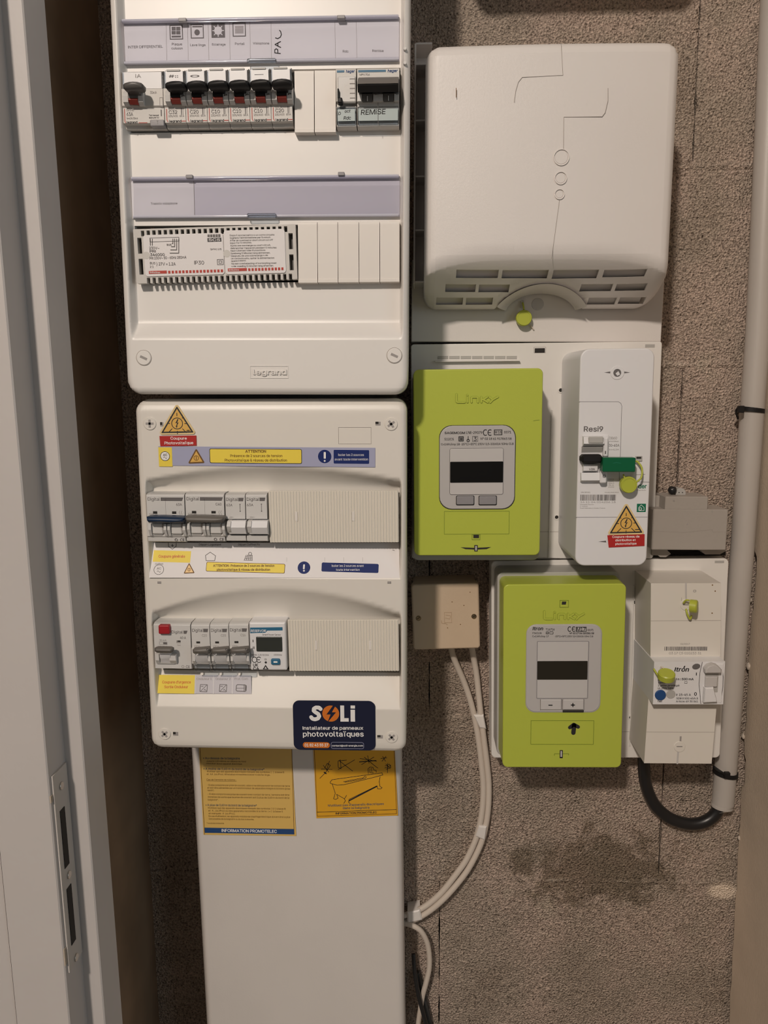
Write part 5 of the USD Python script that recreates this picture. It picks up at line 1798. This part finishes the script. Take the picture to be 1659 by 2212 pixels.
T.text('print_light', 'Electric', 750, 1376, 832, 11, z)
g_ = T.box('green_emblem', (752, 1490, 830, 1562), z - .001, z + .0003, 'print_green', .0001)
T.line('print_white', [(768, 1550), (768, 1522), (790, 1500), (814, 1522), (814, 1550), (768, 1550)], .0004, z + .0004, under=g_)
T.disc('print_white', 782, 1535, .0014, z + .0004, .0009, under=g_)
T.box('hasp', (740, 1072, 800, 1120), z - .001, z + .001, 'base_grey', .0004)
T.rect('slot_dark', 748, 1080, 790, 1096, z + .001)
T.line('print_light', [(745, 1236), (822, 1232)], .0005, z)
T.done()
# green slide that locks the lever
T = Thing('lock_slide', 'dark green plastic slide locking the lever of the tall breaker', 'lock', [(456, 1085), (742, 1090), (738, 1214), (452, 1210)], .1285, .139, 'N')
T.part('slide', bx(-T.w / 2, -T.h / 2, T.w / 2, T.h / 2, 0, .0105, .0006), 'lock_green')
T.line('print_green', [(545, 1135), (575, 1130), (610, 1136)], .0006, .0105)
T.done()


# ---------------- lime security seals: a disc and its wire tail
def seal(lb, corners, c, d0, d1, tail, tilt=0, thick=.0062, rx=0):
    T = Thing('security_seal', lb, 'seal', corners, d0, d1, c, 'lime green security seals')
    r_ = (T.w + T.h) / 4
    m = cyl(0, 0, r_, -thick / 2, thick / 2, 32, .0009)
    for ax, ang in (((1, 0, 0), rx), ((0, 1, 0), tilt)):
        if ang:
            m.apply_transform(trimesh.transformations.rotation_matrix(math.radians(ang), ax))
    m.apply_translation((0, 0, d1 - d0 - thick / 2))
    b = T.part('disc', m, 'seal_lime', 40)
    if not tilt and not rx:
        zz = d1 - d0
        T.part('rim', ring_mesh(0, 0, r_ * .80, r_ * .93, zz - .0004, zz + .0004), 'seal_lime', 30, under=b)
        T.line('print_brown', [], 0, 0) if 0 else None
    if tail:
        pts = [np.r_[T.q(X, Y, zz_), zz_] for X, Y, zz_ in tail]
        T.part('wire', tube(pts, .0009, 8, 8), 'seal_lime' if d0 > .1 else 'seal_lime', True)
    return T


s1 = seal('lime seal hanging below the arched edge of the vented hood', [(656, 346), (748, 346), (748, 438), (656, 438)], 'L', BD, BD + .010, [(700, 345, .008), (697, 320, .006), (692, 300, .001)])
s1.c = 'L'
s1.part('hook', bx(*s1.r(683, 292, 703, 332, .004), 0, .003, .0004), 'base_grey')
s1.part('wire_end', tube([np.r_[s1.q(738, 432, .002), .002], np.r_[s1.q(758, 462, .001), .001]], .0006, 8, 3), 'cable_white', True)
s2 = seal('lime seal hanging from the green slide of the tall breaker', [(608, 1256), (760, 1256), (760, 1396), (608, 1396)], 'N', .123, .133, [(748, 1300, .009), (790, 1260, .008), (795, 1180, .006), (760, 1125, .004), (742, 1120, .002)])
s2.part('wire', tube([np.r_[s2.q(650, 1275, .008), .008], np.r_[s2.q(632, 1232, .007), .007]], .0008, 8, 4), 'seal_lime', True)
s3 = seal('lime seal seen edge-on at the top of the lower right breaker', [(672, 478), (785, 478), (785, 620), (672, 620)], 'P', .0975, .113, [(672, 482, .006), (640, 482, .004), (615, 510, .001)], tilt=62, thick=.0066)
s3.part('wire', tube([np.r_[s3.q(640, 565, .001), .001], np.r_[s3.q(655, 620, .003), .003], np.r_[s3.q(680, 665, .003), .003], np.r_[s3.q(695, 630, .004), .004]], .0009, 8, 8), 'seal_lime', True)
s4 = seal('lime seal lying tilted across the printed face of the lower right breaker', [(375, 1150), (545, 1150), (545, 1300), (375, 1300)], 'P', .1115, .128, [(380, 1230, .008), (350, 1190, .004), (325, 1150, .001)], rx=-72, thick=.0062)
s4.part('wire', tube([np.r_[s4.q(430, 1155, .004), .004], np.r_[s4.q(400, 1130, .002), .002], np.r_[s4.q(395, 1160, .002), .002]], .0008, 8, 6), 'cable_white', True)

T = Thing('warning_sticker', 'yellow triangle sticker with red band reading Coupure réseau de distribution', 'sticker', [(492, 1485), (820, 1485), (820, 1862), (498, 1870)], .1221, .1226, 'N')
z = .0005
warn_triangle(T, 660, 1474, 488, 1764, 826, 1756, z)
b = T.part('band', prism(Polygon([tuple(T.q(*p, z)) for p in ((494, 1766), (820, 1756), (818, 1858), (506, 1872))]), .0001, z), 'sticker_red', False)
T.text('print_white', 'Coupure réseau de', 536, 1788, 774, 18, z, True, Y1=1784, under=b)
T.text('print_white', 'distribution et', 562, 1818, 740, 18, z, True, Y1=1814, under=b)
T.text('print_white', 'photovoltaïque', 562, 1850, 748, 18, z, True, Y1=1845, under=b)
T.rect('print_black', 736, 1712, 772, 1718, z + .0002)
T.done()

# ---------------- smaller main breaker
T = Thing('main_breaker', 'cream lower right breaker with raised printed middle and white rocker lever', 'circuit breaker', [(298, 316), (983, 314), (890, 2075), (232, 2070)], BD, .096, 'P')
z = .096 - BD


def hexa(name, pts_front, zf_, pts_back, zb, mat, **k):
    f = [np.r_[T.q(*p, zf_), zf_] for p in pts_front]
    b_ = [np.r_[T.q(*p, zf_)[:2], zb] for p in pts_front] if pts_back is None else pts_back
    return T.part(name, hull(np.array(f + b_)), mat, 20, **k)


hexa('upper_housing', [(298, 316), (983, 314), (975, 1042), (294, 1040)], z, None, 0, 'hood_cream')
hexa('lower_housing', [(275, 1440), (945, 1440), (890, 2075), (232, 2070)], z, None, 0, 'hood_cream')
mid = hexa('raised_face', [(330, 1082), (1022, 1078), (1003, 1496), (318, 1496)], z + .0145, None, .001, 'device_white')
f = [np.r_[T.q(*p, z), z] for p in ((294, 1036), (975, 1036), (1020, 1070), (300, 1070))]
T.part('bevel', hull(np.array([np.r_[T.q(295, 1036, z), z - .0002], np.r_[T.q(976, 1036, z), z - .0002], np.r_[T.q(330, 1086, z + .0143), z + .0143], np.r_[T.q(1021, 1082, z + .0143), z + .0143], np.r_[T.q(296, 1075, z), z - .01], np.r_[T.q(1000, 1075, z), z - .01]])), 'hood_cream', 20)
zz = z + .0146
for st in ([(298, 682), (980, 678)], [(255, 1765), (918, 1768)], ):
    T.line('groove_dirt', st, .0003, z)
T.line('meter_light', [(640, 318), (640, 475)], .0018, z)
T.line('meter_light', [(566, 1925), (556, 2072)], .0018, z)
for X, Y in ((640, 525), (577, 1908)):
    sc = T.part('screw', cyl(*T.q(X, Y, z), .0056, z - .001, z + .0006, 24, .0003), 'hood_cream')
    T.line('print_grey', [(X - 26, Y), (X + 26, Y)], .0006, z + .0007, under=sc)
T.line('print_light', [(598, 455), (598, 560)], .0003, z)
T.poly('print_light', [(580, 1808), (598, 1808), (594, 1850), (606, 1880), (556, 1880), (578, 1852)], z)
T.frame('print_light', 710, 380, 740, 402, .0005, z, .001)
for X, Y in ((898, 333), (925, 392), (895, 607)):
    T.disc('print_brown', X, Y, .0006, z)
T.text('print_light', '02/2017', 585, 916, 678, 16, z)
X = 430.0
while X < 846:
    w_ = float(r9.choice([3, 4.5, 7, 9]))
    T.rect('print_grey', X, 934, min(X + w_, 848), 972, z)
    X += w_ + float(r9.choice([3, 4, 6]))
T.text('print_light', '03 17 C5 010233 31', 475, 1008, 790, 22, z)
tk = lambda *a, **k: T.text('print_black', *a, under=mid, **k)
tk('Itron', 525, 1175, 664, 40, zz, True, slant=.22)
T.line('print_black', [(628, 1125), (620, 1138)], .0010, zz, under=mid)
tk('I', 737, 1214, 744, 28, zz, True)
tk('0', 720, 1410, 744, 30, zz, True)
x, y = T.q(740, 1128, zz)
T.ink('print_grey', prism(Polygon([(x + .0036 * math.cos(a) - .001 * math.sin(a), y + .0026 * math.sin(a) + .0012 * math.cos(a)) for a in np.linspace(0, 2 * math.pi, 24, endpoint=False)]), zz, zz + .00012), mid)
tk('I n : 500 mA', 545, 1260, 714, 20, zz, True)
T.frame('print_grey', 626, 1272, 652, 1294, .0003, zz, under=mid)
tk('Disj. dif.', 365, 1265, 430, 17, zz)
tk('2 pôles', 368, 1292, 440, 17, zz)
tk('1 pôle protégé', 366, 1320, 576, 17, zz)
tk('Un 250V 50Hz', 364, 1348, 520, 18, zz)
tk('Ir 15-45 A', 545, 1412, 688, 20, zz)
tk('SDB II 500 45A.S', 546, 1446, 758, 17, zz)
tk('Article: 69 30 061', 543, 1476, 756, 17, zz)
tk('Test', 362, 1474, 406, 16, zz, True)
T.part('test_button', cyl(*T.q(390, 1405, zz), .0052, zz - .001, zz + .0012, 28, .0006), 'print_blue', under=mid)
T.part('seal_cap', cyl(*T.q(492, 1398, zz), .0044, zz - .001, zz + .0004, 24, .0003), 'base_grey', under=mid)
# lever bay at the right
bay = T.box('lever_bay', (815, 1100, 1000, 1485), z + .002, zz + .0003, 'device_white', .0006)
p = [T.q(*a_, zz + .004) for a_ in ((818, 1150), (850, 1112), (900, 1098), (945, 1112), (980, 1150), (976, 1185), (822, 1185))]
T.part('lever', hullpr(p, zz - .001, zz + .0075, .0012), 'meter_light', 40, under=bay)
T.box('lever_pocket', (822, 1188, 955, 1380), zz - .002, zz + .0006, 'base_grey', .0003, under=bay)
T.box('lever_tongue', (830, 1228, 950, 1330), zz, zz + .003, 'meter_light', .0008, under=bay)
p = [T.q(*a_, zz + .004) for a_ in ((822, 1335), (908, 1330), (945, 1475), (812, 1480))]
T.part('lever_foot', hullpr(p, zz - .001, zz + .005, .001), 'device_white', 40, under=bay)
for st in ([(800, 1085), (775, 1190), (768, 1300), (785, 1490)], [(990, 1110), (1004, 1230), (1000, 1330), (975, 1480)]):
    T.line('print_grey', st, .0005, zz, under=mid)
T.done()

# ---------------- grey rail terminal block between pipe and tall breaker
T = Thing('terminal_block', 'stepped grey plastic terminal block on the wall beside the tall breaker', 'terminal block', [(895, 1540), (1552, 1540), (1530, 1900), (880, 1890)], .012, .058, 'N')
z = .046
T.part('body', bx(-T.w / 2, -T.h / 2, T.w / 2, T.h / 2, .012, z, .0008), 'junction_grey')
T.box('upper_body', (1000, 1428, 1375, 1545), .012, z - .0005, 'junction_grey', .0008)
T.box('step', (905, 1420, 1002, 1545), .004, .026, 'junction_grey', .0006)
T.box('rail', (875, 1905, 1530, 1940), 0, .014, 'slot_dark', .0005)
for P_ in ([(880, 1890), (1010, 1890), (1044, 1925), (1000, 1952), (950, 1952), (930, 1938), (880, 1936)], [(1310, 1892), (1530, 1895), (1470, 1930), (1345, 1930)]):
    T.part('rail_foot', prism(Polygon([tuple(T.q(*a_, .03)) for a_ in P_]), .008, .032), 'junction_grey', 20)
T.line('groove_dirt', [(895, 1728), (1165, 1740), (1410, 1716), (1412, 1735), (1540, 1735)], .0004, z)
for X, Y in ((1076, 1460), (1192, 1668), (1410, 1560)):
    T.disc('print_light', X, Y, .0007, z)
T.part('knob', cyl(*T.q(1135, 1398, .03), .0052, .016, .030, 24), 'base_grey')
for X in (1120, 1150):
    T.disc('slot_dark', X, 1392, .0005, .0301)
k = trimesh.creation.icosphere(2, .0042)
v = np.array(k.vertices) * (1 + .25 * (meshkit.fbm(np.array(k.vertices) * 700, 2, 4) - .5))[:, None] + np.r_[T.q(1062, 1372, .03), .030]
T.part('wire_stub', trimesh.Trimesh(v * (1, 1, 1), k.faces, process=False), 'cable_black', 60)
T.done()

# ---------------- junction box
T = Thing('junction_box', 'square beige junction box with two brass screws, white cables leaving below', 'junction box', [(128, 192), (800, 186), (822, 832), (152, 852)], 0, .045, 'W')
z = .045
T.part('base', rbox(-T.w / 2 + .0015, -T.h / 2 + .0015, T.w / 2 - .0015, T.h / 2 - .0015, .003, 0, .036, .001), 'beige_box', 35)
T.part('lid', rbox(-T.w / 2, -T.h / 2, T.w / 2, T.h / 2, .0034, .034, z, .0022), 'beige_box', 35)
for X, Y in ((203, 532), (755, 514)):
    sc = T.part('screw', cyl(*T.q(X, Y, z), .0027, z - .001, z + .0010, 24, .0007), 'metal_brass')
    T.line('slot_dark', [(X - 14, Y + 8), (X + 14, Y - 10)], .0006, z + .0010, under=sc)
T.frame('beige_groove', 458, 472, 534, 578, .0004, z, 0, .0002) if 'beige_groove' in MAT else None
plastic('beige_groove', (.47, .345, .23), .6)
T.frame('beige_groove', 458, 472, 534, 578, .0004, z, 0, .0003)
T.line('beige_groove', [(472, 500), (520, 505), (515, 540), (470, 530)], .0004, z, th=.0003)
T.line('beige_groove', [(430, 555), (435, 582), (470, 584), (490, 596)], .0006, z, th=.0003)
for X, Y in ((537, 370), (655, 405), (620, 594), (492, 628), (716, 273)):
    T.disc('print_brown', X, Y, .0005, z)
T.done()


# ================================================================ cables, pipe, ties
def cable(name, lb, pts, r_, mat, cat_='cable', ripple=0, sub=10, group=None):
    """pts: (u, v, depth)"""
    P = []
    for u, v, d in pts:
        x, z_ = W(u, v, d)
        P.append((x, -d, z_))
    p = put('/World', name, tube(P, r_, 14, sub, ripple), mat, True, label=lb, category=cat_, group=group)
    return p


cable('cable', 'white cable leaving the junction box under its middle, left one of the pair', [(972, 1385, .022), (980, 1420, .014), (1001, 1470, .008), (1015, 1510, .007), (1025, 1550, .007), (1034, 1600, .007), (1040, 1650, .007), (1044, 1700, .007), (1041, 1755, .008), (1030, 1806, .009), (1010, 1852, .010), (990, 1882, .011), (955, 1926, .012), (922, 1955, .013), (893, 1971, .014), (872, 1978, .014)], .00335, 'cable_white')
cable('cable', 'white cable leaving the junction box near its right corner, right one of the pair', [(1017, 1385, .022), (1022, 1415, .012), (1029, 1455, .008), (1034, 1500, .007), (1039, 1545, .008), (1046, 1600, .007), (1052, 1650, .007), (1056, 1700, .007), (1053, 1760, .008), (1041, 1816, .009), (1018, 1866, .011), (995, 1900, .012), (962, 1938, .014), (930, 1966, .014), (898, 1985, .014), (872, 1991, .013)], .00335, 'cable_white')
cable('cable', 'white cable looping out from the trunking edge low on the wall', [(872, 1994, .016), (890, 1999, .020), (908, 2010, .020), (921, 2032, .018), (927, 2060, .016), (927, 2092, .015), (920, 2124, .015), (913, 2150, .015), (908, 2180, .015), (903, 2215, .015), (898, 2260, .015)], .0030, 'cable_white')
cable('cable', 'thin black cable beside the trunking at the bottom of the picture', [(893, 2060, .012), (896, 2100, .018), (903, 2145, .022), (913, 2185, .023), (924, 2225, .022), (934, 2265, .02)], .0024, 'cable_black')
cable('corrugated_sleeve', 'short dark corrugated sleeve crossing behind the black cable', [(900, 2100, .006), (908, 2135, .007), (917, 2170, .008), (926, 2215, .008), (932, 2260, .008)], .0040, 'led_dark', 'sleeve', .13, 26)
cable('hose', 'thick black hose curving from the lower right breaker into the grey pipe', [(1391, 1625, .030), (1391, 1655, .026), (1395, 1694, .020), (1412, 1735, .016), (1439, 1762, .014), (1466, 1775, .014), (1496, 1780, .014), (1524, 1774, .014), (1545, 1758, .014), (1556, 1735, .014), (1560, 1700, .014)], .0066, 'cable_black', 'hose')


def clip(lb, quad, d):
    P = [np.array([*W(u, v, d)]) for u, v in quad]
    c = np.mean(P, 0)
    pts = []
    for p in P:
        pts += [(p[0], -d - .003, p[1]), (c[0] + (p[0] - c[0]) * .8, -d - .0042, c[1] + (p[1] - c[1]) * .8), (p[0], 0.0, p[1])]
    put('/World', 'cable_clip', hull(pts), 'clip_white', 30, label=lb, category='clip', group=None)


clip('white tape clip round both cables, highest of three', [(1023, 1542), (1044, 1541), (1050, 1572), (1036, 1570)], .008)
clip('white clip round both cables, middle of three', [(1034, 1780), (1051, 1782), (1047, 1812), (1027, 1803)], .0095)
clip('white clip round both cables where they meet the trunking, lowest of three', [(880, 1967), (907, 1961), (912, 1983), (880, 1990)], .0150)

# grey pipe
PR = .0118
pp = [(1683, -160), (1671, 0), (1656, 330), (1638, 700), (1625, 883), (1603, 1190), (1566, 1680), (1560, 1742)]
P = np.array([(W(u, v, .014)[0], -.014, W(u, v, .014)[1]) for u, v in pp])
out = tube(P, PR, 24, 8)
put('/World', 'conduit_pipe', out, 'pipe_grey', 60, label='grey plastic conduit pipe running down the right side of the wall', category='pipe')


def tie(lb, u, v, tail, head):
    x, z_ = W(u, v, .014)
    x0_, z0_ = W(u - 30, v - 4, .014)
    T_ = UsdGeom.Xform.Define(stage, path_of('/World', 'cable_tie'))
    tag(T_.GetPrim(), label=lb, category='cable tie')
    a = np.linspace(0, 2 * math.pi, 40)
    k = math.radians(-8)
    loop = np.stack([x + (PR + .0007) * np.cos(a), -.014 + (PR + .0007) * np.sin(a), z_ + np.sin(k) * (PR * np.cos(a))], 1)
    rings = []
    for i in range(len(loop)):
        n = np.array([math.cos(a[i]), math.sin(a[i]), 0])
        rings.append(np.array([loop[i] + n * s0 * .0006 + np.array([0, 0, 1]) * s1_ * .0022 for s0, s1_ in ((-1, -1), (1, -1), (1, 1), (-1, 1))]))
    m = loft(rings)
    if m.volume < 0:
        m.invert()
    put(str(T_.GetPath()), 'band', m, 'handle_black', 30)
    hx, hz = W(*head, .028)
    put(str(T_.GetPath()), 'head', bx(hx - .003, -.0305, hx + .003, -.0262, hz - .0035, hz + .0035, .0006), 'handle_black')
    tp = np.array([(W(u_, v_, d_)[0], -d_, W(u_, v_, d_)[1]) for u_, v_, d_ in tail])
    put(str(T_.GetPath()), 'tail', tube(tp, .0011, 6, 4), 'handle_black', True)


tie('black cable tie round the grey pipe at mid height', 1622, 885, [(1597, 878, .027), (1590, 888, .024), (1594, 905, .016)], (1600, 884))
tie('black cable tie round the grey pipe near its lower end', 1567, 1668, [(1568, 1674, .029), (1556, 1666, .029), (1542, 1656, .024)], (1570, 1674))

# box fixed higher up the wall, whose shadow reaches into the picture
sx0, sz0 = W(1035, 38, 0)
sx1 = W(1497, 38, 0)[0]
k = LAMP_POS[1] / (LAMP_POS[1] + .10)
x0_ = LAMP_POS[0] + (sx0 - LAMP_POS[0]) / (-LAMP_POS[1]) * (-LAMP_POS[1] - .10)
x1_ = LAMP_POS[0] + (sx1 - LAMP_POS[0]) / (-LAMP_POS[1]) * (-LAMP_POS[1] - .10)
z0_ = LAMP_POS[2] + (sz0 - LAMP_POS[2]) / (-LAMP_POS[1]) * (-LAMP_POS[1] - .10)
T_ = UsdGeom.Xform.Define(stage, path_of('/World', 'wall_cabinet'))
T_.AddTransformOp().Set(Gf.Matrix4d(1, 0, 0, 0, 0, 0, 1, 0, 0, -1, 0, 0, (x0_ + x1_) / 2, 0, z0_ + .12, 1))
tag(T_.GetPrim(), label='white wall cabinet above the vented hood, higher than the picture', category='cabinet')
w_ = (x1_ - x0_) / 2
put(str(T_.GetPath()), 'body', rbox(-w_, -.12, w_, .12, .012, 0, .1, .002), 'hood_white', 35)
put(str(T_.GetPath()), 'door', rbox(-w_ + .006, -.112, w_ - .006, .114, .008, .099, .1035, .001), 'hood_white', 35)
